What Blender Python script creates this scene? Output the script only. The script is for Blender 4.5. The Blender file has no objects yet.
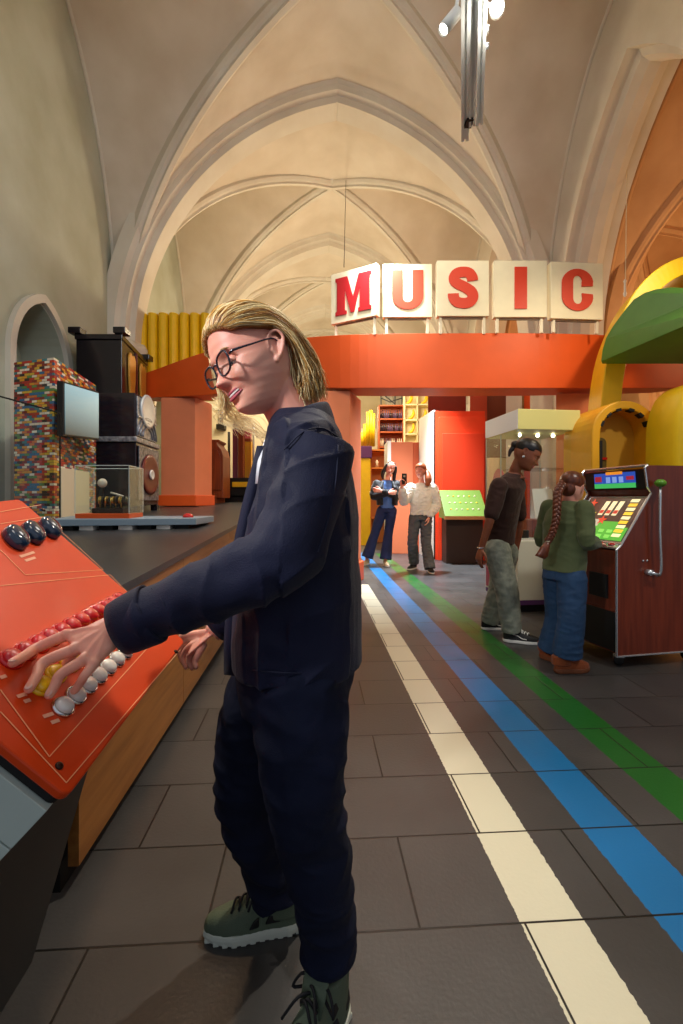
import bpy, bmesh, math, random
import numpy as np
from mathutils import Vector, Matrix, noise
random.seed(7)
PI = math.pi
scene = bpy.context.scene
COL = scene.collection

# ------------------------------------------------------------------ camera, world, exposure
FPX = 455.0            # focal length in pixels (image 683 x 1024)
CAMZ = 1.1             # eye height
HX, HY = 341.5, 500.0  # principal column, horizon row
YAW = math.radians(3.46)   # the hall's long axis, turned to the left of the view
cam_d = bpy.data.cameras.new('camera'); cam = bpy.data.objects.new('camera', cam_d); COL.objects.link(cam)
cam.location = (0, 0, CAMZ); cam.rotation_euler = (PI/2, 0, 0)
cam_d.sensor_fit = 'VERTICAL'; cam_d.sensor_height = 36.0; cam_d.lens = 36.0*FPX/1024
cam_d.shift_y = -12.0/1024; cam_d.clip_start = 0.02; cam_d.clip_end = 200
scene.camera = cam
scene.view_settings.view_transform = 'Standard'; scene.view_settings.look = 'None'
scene.view_settings.exposure = 0.15; scene.view_settings.gamma = 1.0
scene.view_settings.use_curve_mapping = False
world = bpy.data.worlds.new('world'); scene.world = world; world.use_nodes = True
bg = world.node_tree.nodes['Background']; bg.inputs[0].default_value = (0.80, 0.86, 1.0, 1); bg.inputs[1].default_value = 0.40

def lin(c):
    if isinstance(c, str):
        c = c.lstrip('#'); c = [int(c[i:i+2], 16)/255 for i in (0, 2, 4)]
    return tuple(((x/12.92) if x <= 0.04045 else ((x+0.055)/1.055)**2.4) for x in c)

def P(px, py, Y):
    return Vector(((px-HX)/FPX*Y, Y, CAMZ-(py-HY)/FPX*Y))
NAV = Matrix.Rotation(YAW, 4, 'Z')
def N(d, t, z=0.0):
    return NAV @ Vector((d, t, z))

def light(name, kind, loc, target, energy, color=(1, 1, 1), size=0.3, spot=60, blend=0.5, nav=True):
    d = bpy.data.lights.new(name, kind); o = bpy.data.objects.new(name, d); COL.objects.link(o)
    loc = N(*loc) if nav else Vector(loc)
    o.location = loc
    if target is not None:
        target = N(*target) if nav else Vector(target)
        o.rotation_euler = (target-loc).to_track_quat('-Z', 'Y').to_euler()
    d.energy = energy; d.color = color
    if kind == 'AREA': d.size = size
    elif kind == 'SPOT': d.spot_size = math.radians(spot); d.spot_blend = blend; d.shadow_soft_size = size
    else: d.shadow_soft_size = size
    return o
WARM = (1.0, 0.80, 0.52); NEUT = (1.0, 0.94, 0.86); COOL = (0.80, 0.90, 1.0)
light('vault_uplight', 'POINT', (0.4, 18.6, 4.4), None, 160, WARM, 0.4)
# spots on the ceiling tracks, and one low spot added for the face
light('track_or_fill_spot', 'SPOT', (1.05, 2.35, 3.95), (-0.50, 1.05, 0.9), 260, (1, .9, .74), 0.05, 60, 0.6)
light('track_or_fill_spot', 'SPOT', (-1.7, -0.3, 2.4), (-0.15, 0.95, 1.3), 210, (.97, .97, 1), 0.10, 26, 0.8)  # unseen low spot, added to brighten the boy's face
light('track_or_fill_spot', 'SPOT', (-2.4, 2.6, 3.4), (-0.1, 1.0, 1.3), 190, NEUT, 0.10, 45, 0.6)
light('track_or_fill_spot', 'SPOT', (-0.9, 3.2, 4.2), (-0.4, 2.2, 0.0), 90, (1.0, .62, .35), 0.15, 60, 0.8)
light('track_or_fill_spot', 'SPOT', (2.9, 1.2, 3.9), (1.7, 3.2, 0.8), 150, NEUT, 0.10, 80, 0.7)
light('track_or_fill_spot', 'SPOT', (-0.5, 3.8, 4.4), (-1.8, 4.6, 1.3), 150, NEUT, 0.10, 80, 0.7)
light('track_or_fill_spot', 'SPOT', (1.3, 2.6, 4.6), (1.0, 6.2, 2.6), 190, WARM, 0.15, 85, 0.8)
light('track_or_fill_spot', 'SPOT', (0.8, 5.2, 4.4), (1.3, 8.0, 0.9), 260, NEUT, 0.15, 75, 0.8)
light('track_or_fill_spot', 'SPOT', (1.7, 7.6, 4.2), (1.3, 7.5, 0.0), 2200, COOL, 0.15, 85, 0.8)
light('track_or_fill_spot', 'SPOT', (3.6, 3.0, 4.4), (2.9, 5.0, 1.6), 200, WARM, 0.10, 85, 0.8)
# uplights that wash the vaults
light('vault_uplight', 'POINT', (0.4, 10.2, 4.6), None, 240, WARM, 0.4)
light('vault_uplight', 'POINT', (0.4, 14.6, 4.6), None, 260, WARM, 0.4)
light('vault_uplight', 'POINT', (7.0, 6.5, 3.6), None, 160, (1.0, 0.62, 0.30), 0.4)
light('vault_uplight', 'POINT', (7.0, 10.5, 3.6), None, 160, (1.0, 0.62, 0.30), 0.4)
light('vault_uplight', 'POINT', (0.6, 5.0, 4.9), None, 55, NEUT, 0.5)
light('vault_uplight', 'POINT', (-0.6, 1.0, 5.2), None, 75, NEUT, 0.6)

light('show_or_fill_light', 'AREA', (-1.5, 9.3, 3.9), (-1.5, 10.9, 1.4), 35, WARM, 0.6)
light('show_or_fill_light', 'AREA', (1.6, 10.6, 4.0), (1.2, 12.6, 1.8), 70, WARM, 0.8)  # unseen area light, added to lift the dark shelving inside the doorway
light('wall_washer', 'SPOT', (-0.6, 1.6, 4.2), (-3.3, 4.6, 3.6), 120, COOL, 0.3, 110, 0.9)

# ------------------------------------------------------------------ materials
MATS = {}
def mat(name, color, rough=0.5, metal=0.0, spec=0.5, noise_amt=0.0, noise_scale=8.0, bump=0.0, bump_scale=60.0, emit=None, emit_s=0.0, trans=0.0, alpha=1.0, coat=0.0, sheen=0.0, sss=0.0, color2=None, ior=1.45):
    if name in MATS: return MATS[name]
    m = bpy.data.materials.new(name); m.use_nodes = True; nt = m.node_tree
    b = nt.nodes['Principled BSDF']; c = lin(color)
    b.inputs['Base Color'].default_value = (*c, 1); b.inputs['Roughness'].default_value = rough
    b.inputs['Metallic'].default_value = metal; b.inputs['Specular IOR Level'].default_value = spec
    b.inputs['Coat Weight'].default_value = coat; b.inputs['Coat Roughness'].default_value = 0.08
    b.inputs['Sheen Weight'].default_value = sheen; b.inputs['Sheen Roughness'].default_value = 0.4
    b.inputs['IOR'].default_value = ior
    if sss: b.inputs['Subsurface Weight'].default_value = sss; b.inputs['Subsurface Radius'].default_value = (0.012, 0.005, 0.003); b.inputs['Subsurface Scale'].default_value = 1.0
    if trans: b.inputs['Transmission Weight'].default_value = trans
    if alpha < 1: b.inputs['Alpha'].default_value = alpha
    if emit: b.inputs['Emission Color'].default_value = (*lin(emit), 1); b.inputs['Emission Strength'].default_value = emit_s
    tc = nt.nodes.new('ShaderNodeTexCoord')
    if noise_amt or color2:
        n = nt.nodes.new('ShaderNodeTexNoise'); n.inputs['Scale'].default_value = noise_scale; n.inputs['Detail'].default_value = 5
        nt.links.new(tc.outputs['Object'], n.inputs['Vector'])
        r = nt.nodes.new('ShaderNodeValToRGB'); nt.links.new(n.outputs['Fac'], r.inputs['Fac'])
        c2 = lin(color2) if color2 else tuple(x*(1-noise_amt) for x in c)
        c1 = c if color2 else tuple(min(1, x*(1+noise_amt)) for x in c)
        r.color_ramp.elements[0].position = 0.32; r.color_ramp.elements[1].position = 0.68
        r.color_ramp.elements[0].color = (*c2, 1); r.color_ramp.elements[1].color = (*c1, 1)
        nt.links.new(r.outputs['Color'], b.inputs['Base Color'])
    if bump:
        n2 = nt.nodes.new('ShaderNodeTexNoise'); n2.inputs['Scale'].default_value = bump_scale; n2.inputs['Detail'].default_value = 4
        nt.links.new(tc.outputs['Object'], n2.inputs['Vector'])
        bp = nt.nodes.new('ShaderNodeBump'); bp.inputs['Strength'].default_value = bump; bp.inputs['Distance'].default_value = 0.01
        nt.links.new(n2.outputs['Fac'], bp.inputs['Height']); nt.links.new(bp.outputs['Normal'], b.inputs['Normal'])
    MATS[name] = m
    return m

def wrinkle(m, scale=16, dist=.02, strength=.6, stretch=(1, 1, .55)):
    nt = m.node_tree; b = nt.nodes['Principled BSDF']; L = nt.links.new
    tc = nt.nodes.new('ShaderNodeTexCoord'); mp = nt.nodes.new('ShaderNodeMapping'); mp.inputs['Scale'].default_value = stretch; L(tc.outputs['Object'], mp.inputs[0])
    n = nt.nodes.new('ShaderNodeTexNoise'); n.noise_type = 'RIDGED_MULTIFRACTAL'; n.inputs['Scale'].default_value = scale; n.inputs['Detail'].default_value = 2; n.inputs['Distortion'].default_value = .6; L(mp.outputs[0], n.inputs['Vector'])
    bp = nt.nodes.new('ShaderNodeBump'); bp.inputs['Strength'].default_value = strength; bp.inputs['Distance'].default_value = dist; L(n.outputs['Fac'], bp.inputs['Height'])
    if b.inputs['Normal'].is_linked: L(b.inputs['Normal'].links[0].from_socket, bp.inputs['Normal'])
    L(bp.outputs[0], b.inputs['Normal'])
    return m
def wood(name, c1, c2, scale=6.0, rough=0.4, axis='Z', coat=0.0):
    if name in MATS: return MATS[name]
    m = mat(name, c1, rough, coat=coat); nt = m.node_tree; b = nt.nodes['Principled BSDF']
    tc = nt.nodes.new('ShaderNodeTexCoord'); mp = nt.nodes.new('ShaderNodeMapping')
    mp.inputs['Scale'].default_value = {'Z': (8, 8, .6), 'Y': (8, .6, 8), 'X': (.6, 8, 8)}[axis]
    n = nt.nodes.new('ShaderNodeTexNoise'); n.inputs['Scale'].default_value = scale; n.inputs['Detail'].default_value = 6
    nt.links.new(tc.outputs['Object'], mp.inputs['Vector']); nt.links.new(mp.outputs['Vector'], n.inputs['Vector'])
    r = nt.nodes.new('ShaderNodeValToRGB'); nt.links.new(n.outputs['Fac'], r.inputs['Fac'])
    r.color_ramp.elements[0].position = 0.35; r.color_ramp.elements[1].position = 0.65
    r.color_ramp.elements[0].color = (*lin(c1), 1); r.color_ramp.elements[1].color = (*lin(c2), 1)
    nt.links.new(r.outputs['Color'], b.inputs['Base Color'])
    return m

def glass(name, tint=(1, 1, 1), rough=0.0):
    if name in MATS: return MATS[name]
    m = bpy.data.materials.new(name); m.use_nodes = True; nt = m.node_tree
    for n in list(nt.nodes):
        if n.type == 'BSDF_PRINCIPLED': nt.nodes.remove(n)
    out = [n for n in nt.nodes if n.type == 'OUTPUT_MATERIAL'][0]
    t = nt.nodes.new('ShaderNodeBsdfTransparent'); t.inputs[0].default_value = (*tint, 1)
    g = nt.nodes.new('ShaderNodeBsdfGlossy'); g.inputs['Roughness'].default_value = rough
    fr = nt.nodes.new('ShaderNodeFresnel'); ge = nt.nodes.new('ShaderNodeNewGeometry'); mr = nt.nodes.new('ShaderNodeMapRange')
    mr.inputs[3].default_value = 1.4; mr.inputs[4].default_value = 1/1.4; nt.links.new(ge.outputs['Backfacing'], mr.inputs[0]); nt.links.new(mr.outputs[0], fr.inputs[0])
    mx = nt.nodes.new('ShaderNodeMixShader')
    nt.links.new(fr.outputs[0], mx.inputs[0]); nt.links.new(t.outputs[0], mx.inputs[1]); nt.links.new(g.outputs[0], mx.inputs[2])
    nt.links.new(mx.outputs[0], out.inputs['Surface'])
    MATS[name] = m
    return m

# ------------------------------------------------------------------ mesh helpers
def catmull(pts, n):
    """resample a list of tuples (any length of numbers) into n points per span"""
    pts = [np.array(p, float) for p in pts]
    out = []
    for i in range(len(pts)-1):
        p0 = pts[i-1] if i else 2*pts[0]-pts[1]
        p1, p2 = pts[i], pts[i+1]
        p3 = pts[i+2] if i+2 < len(pts) else 2*pts[-1]-pts[-2]
        for k in range(n):
            t = k/n
            out.append(0.5*((2*p1)+(-p0+p2)*t+(2*p0-5*p1+4*p2-p3)*t*t+(-p0+3*p1-3*p2+p3)*t**3))
    out.append(pts[-1])
    return out

class MB:
    def __init__(s, M=None):
        s.v = []; s.f = []; s.mi = []; s.M = M; s.cur = 0
    def add(s, vs, fs):
        b = len(s.v)
        for v in vs:
            v = Vector(v); s.v.append(s.M @ v if s.M is not None else v)
        for f in fs: s.f.append([b+i for i in f]); s.mi.append(s.cur)
        return s
    def box(s, c, size, R=None):
        c = Vector(c); hx, hy, hz = [x/2 for x in size]
        vs = [Vector((x, y, z)) for x in (-hx, hx) for y in (-hy, hy) for z in (-hz, hz)]
        if R is not None: vs = [R @ v for v in vs]
        return s.add([c+v for v in vs], [(0, 1, 3, 2), (4, 6, 7, 5), (0, 4, 5, 1), (2, 3, 7, 6), (0, 2, 6, 4), (1, 5, 7, 3)])
    def box2(s, a, b):
        a = Vector(a); b = Vector(b); return s.box((a+b)/2, [abs(b[i]-a[i]) for i in range(3)])
    def hexa(s, bot, top):
        return s.add(list(bot)+list(top), [(3, 2, 1, 0), (4, 5, 6, 7)]+[(i, (i+1) % 4, 4+(i+1) % 4, 4+i) for i in range(4)])
    def prism(s, poly, vec):
        """poly: 3-D points of a planar polygon, extruded along vec"""
        poly = [Vector(p) for p in poly]; vec = Vector(vec); n = len(poly)
        return s.add(poly+[p+vec for p in poly], [list(range(n))[::-1], list(range(n, 2*n))]+[(i, (i+1) % n, n+(i+1) % n, n+i) for i in range(n)])
    def rings(s, rings, closed=True, cap=True):
        n = len(rings[0]); vs = [p for r in rings for p in r]; fs = []
        for i in range(len(rings)-1):
            for j in range(n if closed else n-1):
                k = (j+1) % n
                fs.append((i*n+j, i*n+k, (i+1)*n+k, (i+1)*n+j))
        if cap and closed:
            fs.append(list(range(n))[::-1]); fs.append([(len(rings)-1)*n+j for j in range(n)])
        return s.add(vs, fs)
    def loft(s, secs, n=20, e=2.0, cap=True):
        """secs: list of (center, u, v) ; superellipse sections"""
        R = []
        for c, u, v in secs:
            c = Vector(c); u = Vector(u); v = Vector(v); r = []
            for k in range(n):
                a = 2*PI*k/n; ca, sa = math.cos(a), math.sin(a)
                ca = math.copysign(abs(ca)**(2/e), ca); sa = math.copysign(abs(sa)**(2/e), sa)
                r.append(c+u*ca+v*sa)
            R.append(r)
        return s.rings(R, True, cap)
    def tube(s, pts, r, n=10, cap=True, sub=0, roundcap=False, flat=1.0, up=None):
        rad = r if isinstance(r, (list, tuple)) else [r]*len(pts)
        q = [(*p, rr) for p, rr in zip(pts, rad)]
        if sub: q = catmull(q, sub)
        P3 = [Vector(a[:3]) for a in q]; rr = [float(a[3]) for a in q]
        if roundcap:
            t0 = (P3[0]-P3[1]).normalized(); t1 = (P3[-1]-P3[-2]).normalized()
            h0 = [(P3[0]+t0*rr[0]*math.sin(a), rr[0]*math.cos(a)) for a in (1.45, 1.1, .7, .35)]
            h1 = [(P3[-1]+t1*rr[-1]*math.sin(a), rr[-1]*math.cos(a)) for a in (.35, .7, 1.1, 1.45)]
            P3 = [a for a, b in h0]+P3+[a for a, b in h1]; rr = [b for a, b in h0]+rr+[b for a, b in h1]
        tang = []
        for i in range(len(P3)):
            a = P3[max(i-1, 0)]; b = P3[min(i+1, len(P3)-1)]; t = b-a
            tang.append(t.normalized() if t.length > 1e-9 else Vector((0, 0, 1)))
        ref = Vector(up) if up is not None else (Vector((0, 0, 1)) if abs(tang[0].z) < 0.9 else Vector((1, 0, 0)))
        u = (ref-tang[0]*ref.dot(tang[0])).normalized(); secs = []
        for p, t, rad_ in zip(P3, tang, rr):
            u = (u-t*u.dot(t)).normalized(); w = t.cross(u)
            secs.append((p, u*rad_, w*rad_*flat))
        return s.loft(secs, n, 2.0, cap)
    def ell(s, c, r, R=None, nu=16, nv=10):
        c = Vector(c); r = r if isinstance(r, (tuple, list)) else (r, r, r); rings = []
        for i in range(nv+1):
            th = PI*(i+0.02)/(nv+0.04); ring = []
            for j in range(nu):
                a = 2*PI*j/nu; p = Vector((r[0]*math.sin(th)*math.cos(a), r[1]*math.sin(th)*math.sin(a), r[2]*math.cos(th)))
                ring.append(c+(R @ p if R is not None else p))
            rings.append(ring)
        return s.rings(rings)
    def lathe(s, prof, c=(0, 0, 0), R=None, n=24):
        c = Vector(c); rings = []
        for r, z in prof:
            rings.append([c+(R @ Vector((r*math.cos(2*PI*k/n), r*math.sin(2*PI*k/n), z)) if R is not None else Vector((r*math.cos(2*PI*k/n), r*math.sin(2*PI*k/n), z))) for k in range(n)])
        return s.rings(rings)
    def sweep(s, pts, side, prof, cap=True):
        """profile (a,b): a along `side`, b along the in-plane normal of the path"""
        pts = [Vector(p) for p in pts]; side = Vector(side).normalized(); R = []
        for i, p in enumerate(pts):
            t = (pts[min(i+1, len(pts)-1)]-pts[max(i-1, 0)]).normalized(); nn = side.cross(t).normalized()
            R.append([p+side*a+nn*b for a, b in prof])
        return s.rings(R, True, cap)
    def build(s, name, m, parent=None, smooth=False, bevel=0.0, loc=None, bseg=2):
        me = bpy.data.meshes.new(name)
        c = Vector((0, 0, 0))
        if loc is not None: c = Vector(loc)
        elif s.v:
            xs = [v.x for v in s.v]; ys = [v.y for v in s.v]; zs = [v.z for v in s.v]
            c = Vector(((min(xs)+max(xs))/2, (min(ys)+max(ys))/2, min(zs)))
        me.from_pydata([tuple(v-c) for v in s.v], [], s.f); me.update()
        ms = m if isinstance(m, (list, tuple)) else [m]
        for mm in ms: me.materials.append(mm)
        if len(ms) > 1: me.polygons.foreach_set('material_index', s.mi)
        bm = bmesh.new(); bm.from_mesh(me); bmesh.ops.recalc_face_normals(bm, faces=bm.faces); bm.to_mesh(me); bm.free()
        if smooth: me.polygons.foreach_set('use_smooth', [True]*len(me.polygons))
        o = bpy.data.objects.new(name, me); o.location = c; COL.objects.link(o)
        if bevel:
            b = o.modifiers.new('bevel', 'BEVEL'); b.width = bevel; b.segments = bseg; b.limit_method = 'ANGLE'; b.angle_limit = 0.6
        if parent is not None: attach(o, parent)
        return o

def wmat(o):
    m = o.matrix_parent_inverse @ o.matrix_basis
    return wmat(o.parent) @ m if o.parent else o.matrix_basis
def attach(o, parent):
    o.parent = parent; o.matrix_parent_inverse = wmat(parent).inverted()
    return o
def tag(o, label, cat, group=None):
    o['label'] = label; o['category'] = cat
    if group: o['group'] = group
    return o
def thing(name, label, cat, loc=(0, 0, 0), rz=0.0, group=None):
    o = bpy.data.objects.new(name, None); COL.objects.link(o); o.empty_display_size = 0.1
    o.location = loc; o.rotation_euler = (0, 0, rz); return tag(o, label, cat, group)
def struct(o): o['kind'] = 'structure'; return o
def sub(o, label): o['label'] = label; return o

def remesh(mb, voxel, smooth_it=4, fn=None, smooth_f=0.5):
    """union everything in mb into one continuous surface; returns (verts ndarray, faces)"""
    me = bpy.data.meshes.new('tmp'); me.from_pydata([tuple(v) for v in mb.v], [], mb.f); me.update()
    bm = bmesh.new(); bm.from_mesh(me); bmesh.ops.recalc_face_normals(bm, faces=bm.faces); bm.to_mesh(me); bm.free()
    o = bpy.data.objects.new('tmp', me); COL.objects.link(o)
    r = o.modifiers.new('r', 'REMESH'); r.mode = 'VOXEL'; r.voxel_size = voxel; r.adaptivity = 0
    if smooth_it:
        q = o.modifiers.new('s', 'SMOOTH'); q.iterations = smooth_it; q.factor = smooth_f
    dg = bpy.context.evaluated_depsgraph_get(); dg.update()
    me2 = bpy.data.meshes.new_from_object(o.evaluated_get(dg))
    bpy.data.objects.remove(o); bpy.data.meshes.remove(me)
    n = len(me2.vertices)
    if fn is not None and n:
        co = np.empty(n*3, np.float32); me2.vertices.foreach_get('co', co); co = co.reshape(-1, 3)
        no = np.empty(n*3, np.float32); me2.vertices.foreach_get('normal', no); no = no.reshape(-1, 3)
        co = fn(co, no); me2.vertices.foreach_set('co', co.astype(np.float32).ravel()); me2.update()
    me2.polygons.foreach_set('use_smooth', [True]*len(me2.polygons))
    return me2
def place(me, name, ms, parent=None):
    me.name = name; me.materials.clear()
    for m in (ms if isinstance(ms, (list, tuple)) else [ms]): me.materials.append(m)
    n = len(me.vertices); co = np.empty(n*3, np.float32); me.vertices.foreach_get('co', co); co = co.reshape(-1, 3)
    c = (co.min(0)+co.max(0))/2; c[2] = co[:, 2].min()
    me.vertices.foreach_set('co', (co-c).ravel()); me.update()
    o = bpy.data.objects.new(name, me); o.location = c.tolist(); COL.objects.link(o)
    if parent is not None: attach(o, parent)
    return o
def copy_tree(o, parent=None):
    c = o.copy(); COL.objects.link(c)
    if parent is not None: c.parent = parent
    for ch in [x for x in COL.objects if x.parent == o]: copy_tree(ch, c)
    return c
# ================================================================== THE HALL
DC, A_ = 0.40, 3.75              # nave centre line, half span
SPR, RISE = 3.7, 4.6
BAYS = [(-5.2, -0.8), (-0.8, 3.6), (3.6, 8.0), (8.0, 12.4), (12.4, 16.8), (16.8, 21.2)]
def plaster_mat(name, c1, c2):
    m = mat(name, c1, 0.75, noise_scale=1.3, color2=c2, bump=0.12, bump_scale=14)
    return m
M_plaster = plaster_mat('pale_plaster', '#d9cfbf', '#c9bca9')
M_rib = plaster_mat('rib_plaster', '#d8d3c6', '#cbc2b2')
M_wallp = plaster_mat('wall_plaster', '#b4b9aa', '#a3a591')
M_aisle = plaster_mat('aisle_plaster', '#cfa377', '#b98c62')

def parch(x, a, h):
    """height of a pointed (or rounder) arch of half span a and rise h at offset x"""
    x = min(abs(x), a); R = (a*a+h*h)/(2*a)
    return math.sqrt(max(R*R-(x-(a-R))**2, 0))
def parch_pts(a, h, n=24):
    R = (a*a+h*h)/(2*a); c = a-R; th = math.atan2(h, -c) if c != 0 else PI/2
    right = [(c+R*math.cos(th*k/n), R*math.sin(th*k/n)) for k in range(n+1)]
    return right+[(-x, z) for x, z in right[::-1][1:]]

def vault(name, m, dc, a, spr, rise, bays, mribs, flute=True):
    mb = MB(NAV); n = 40
    ss = [math.sin(-PI/2+PI*i/n) for i in range(n+1)]
    for (t0, t1) in bays:
        tc = (t0+t1)/2; b = (t1-t0)/2
        vs = []
        for sv in ss:
            for su in ss:
                u, v = su*a, sv*b
                vs.append((dc+u, tc+v, spr+max(parch(u, a, rise), parch(sv*a, a, rise))))
        fs = []
        for i in range(n):
            for j in range(n):
                q = (i*(n+1)+j, i*(n+1)+j+1, (i+1)*(n+1)+j+1, (i+1)*(n+1)+j)
                if i == j: fs += [(q[0], q[1], q[2]), (q[0], q[2], q[3])]
                elif i+j == n-1: fs += [(q[1], q[2], q[3]), (q[1], q[3], q[0])]
                else: fs.append(q)
        mb.add(vs, fs)
    root = struct(mb.build(name, m, None, True))
    so = root.modifiers.new('thick', 'SOLIDIFY'); so.thickness = 0.12; so.offset = 1 if False else -1
    big = [(-.40, .12), (-.40, -.10), (-.33, -.16), (-.31, -.24), (-.22, -.27), (-.19, -.36), (.19, -.36), (.22, -.27), (.31, -.24), (.33, -.16), (.40, -.10), (.40, .12)]
    dia = [(-.10, .08), (-.10, -.03), (-.07, -.07), (-.035, -.09), (-.03, -.13), (.03, -.13), (.035, -.09), (.07, -.07), (.10, -.03), (.10, .08)]
    ts = sorted(set([t for b in bays for t in b]))
    for t in ts:
        pts = [(dc+x, t, spr+z) for x, z in parch_pts(a, rise, 60)]
        # side = +t ; normal = side x tangent points outwards; b negative goes inside
        mm = MB(NAV); mm.sweep(pts, (0, 1, 0), big); mm.build('transverse_rib', mribs, root, False)
    for (t0, t1) in bays:
        tc = (t0+t1)/2; b = (t1-t0)/2
        for sgn in (-1, 1):
            pts = []
            k = 100
            for i in range(k+1):
                s = math.sin(-PI/2+PI*i/k)
                u, v = s*a, s*b*sgn
                pts.append((dc+u, tc+v, spr+parch(u, a, rise)))
            side = Vector((b*sgn, -a, 0)).normalized()
            mm = MB(NAV); mm.sweep(pts, side, [(p*1.25, q-.10) for p, q in dia]); mm.build('diagonal_rib', mribs, root, False)
        for sg in (-1, 1):   # wall ribs
            pts = [(dc+sg*(a-.02), tc+x*b/a, spr+z) for x, z in parch_pts(a, rise, 40)]
            mm = MB(NAV); mm.sweep(pts, (-1, 0, 0), dia); mm.build('wall_rib', mribs, root, True)
        mm = MB(NAV); mm.lathe([(.02, -.19), (.14, -.17), (.2, -.1), (.2, .05)], (dc, tc, spr+rise), n=20); mm.build('boss', mribs, root, True)
    return root
vault('ceiling', M_plaster, DC, A_, SPR, RISE, BAYS[1:], M_rib)
DA, AA = 7.45, 2.3
vault('ceiling', M_aisle, DA, AA, 3.6, 4.0, BAYS[1:], M_aisle)

# piers with clustered shafts
def pier(d, t, side, parent, top=SPR+0.05):
    mb = MB(NAV)
    prof = []
    n = 48
    for k in range(n):
        a = 2*PI*k/n; r = 0.34+0.045*abs(math.cos(4*a))**3
        prof.append((math.cos(a)*r, math.sin(a)*r))
    zs = [0, .5, .55, .6, top-.25, top-.2, top-.1, top]; sc = [1.25, 1.25, 1.15, 1, 1, 1.1, 1.18, 1.05]
    mb.rings([[(d+x*s_, t+y*s_, z) for x, y in prof] for z, s_ in zip(zs, sc)])
    return mb.build('pier', M_rib, parent, True)

# left wall, one plane with blind niches
def arch_outline(a, h, spr, n=10):
    return [(x, spr+z) for x, z in parch_pts(a, h, n)]
dl = DC-A_
def wall_panel(d0, d1, t0, t1, top_fn, hole=None):
    """wall slab between planes d0 and d1; outline in (t,z); hole=(tc, half, rise, spring) opening from the floor"""
    out = []
    if hole:
        tc, a, h, sp = hole
        o = arch_outline(a, h, sp)          # from +a to -a
        out = [(t0, 0), (tc-a, 0)]+[(tc-x, z) for x, z in o]+[(tc+a, 0), (t1, 0)]
        # o runs +a -> -a so tc-x runs tc-a -> tc+a
    else: out = [(t0, 0), (t1, 0)]
    out += top_fn(t1, t0)
    mb = MB(NAV); mb.prism([(d0, t, z) for t, z in out], (d1-d0, 0, 0)); return mb
def top_arch(t1, t0):
    b = (t1-t0)/2; tc = (t0+t1)/2
    return [(tc+x*b/A_, SPR+z+.1) for x, z in parch_pts(A_, RISE, 24)]
wl = struct(MB(NAV).box2((dl-.9, -0.8, 0), (dl-.55, 21.2, 8.6)).build('wall_left', M_wallp))
for i, (t0, t1) in enumerate(BAYS[1:]):
    tc = (t0+t1)/2
    p = wall_panel(dl-.55, dl, t0, t1, top_arch, hole=(tc, 0.55, .75, 2.75)); p.build('wall_panel', M_wallp, wl)
    pts = [(dl+.02, tc+x, 2.75+z) for x, z in parch_pts(.60, .82, 14)]
    pts = [(dl+.02, tc+.60, 0)]+pts+[(dl+.02, tc-.60, 0)]
    MB(NAV).sweep(pts, (-1, 0, 0), [(-.04, -.05), (.04, -.05), (.04, .05), (-.04, .05)]).build('niche_moulding', M_rib, wl, False)
for t in (3.6, 8.0, 12.4, 16.8): pier(dl+.05, t, 1, wl)
# right arcade open to the aisle
dr = DC+A_
wr = struct(MB(NAV).box2((dr+.02, -0.8, 7.75), (dr+.75, 21.2, 8.6)).build('wall_right', M_wallp))
for i, (t0, t1) in enumerate(BAYS[1:]):
    tc = (t0+t1)/2
    p = wall_panel(dr, dr+.8, t0, t1, top_arch, hole=(tc, 1.72, 3.4, SPR)); p.build('arcade_panel', M_rib, wr)
    pts = [(dr+.4, tc+x, SPR+z) for x, z in parch_pts(1.72, 3.4, 50)]
    MB(NAV).sweep([(dr+.4, tc+1.72, 0)]+pts+[(dr+.4, tc-1.72, 0)], (-1, 0, 0), [(-.25, .02), (-.2, -.08), (-.08, -.12), (.08, -.12), (.2, -.08), (.25, .02)]).build('arcade_moulding', M_rib, wr, False)
for t in (3.6, 8.0, 12.4, 16.8): pier(dr+.15, t, -1, wr)
MB(NAV).box2((9.9, -0.8, 0), (10.2, 21.2, 7.8)).build('aisle_wall', M_aisle, wr)
M_end = plaster_mat('end_plaster', '#dccdaa', '#cdbb93')
struct(MB(NAV).box2((-3.5, 21.2, 0), (10.2, 21.5, 8.6)).build('wall_far', M_end))

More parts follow.
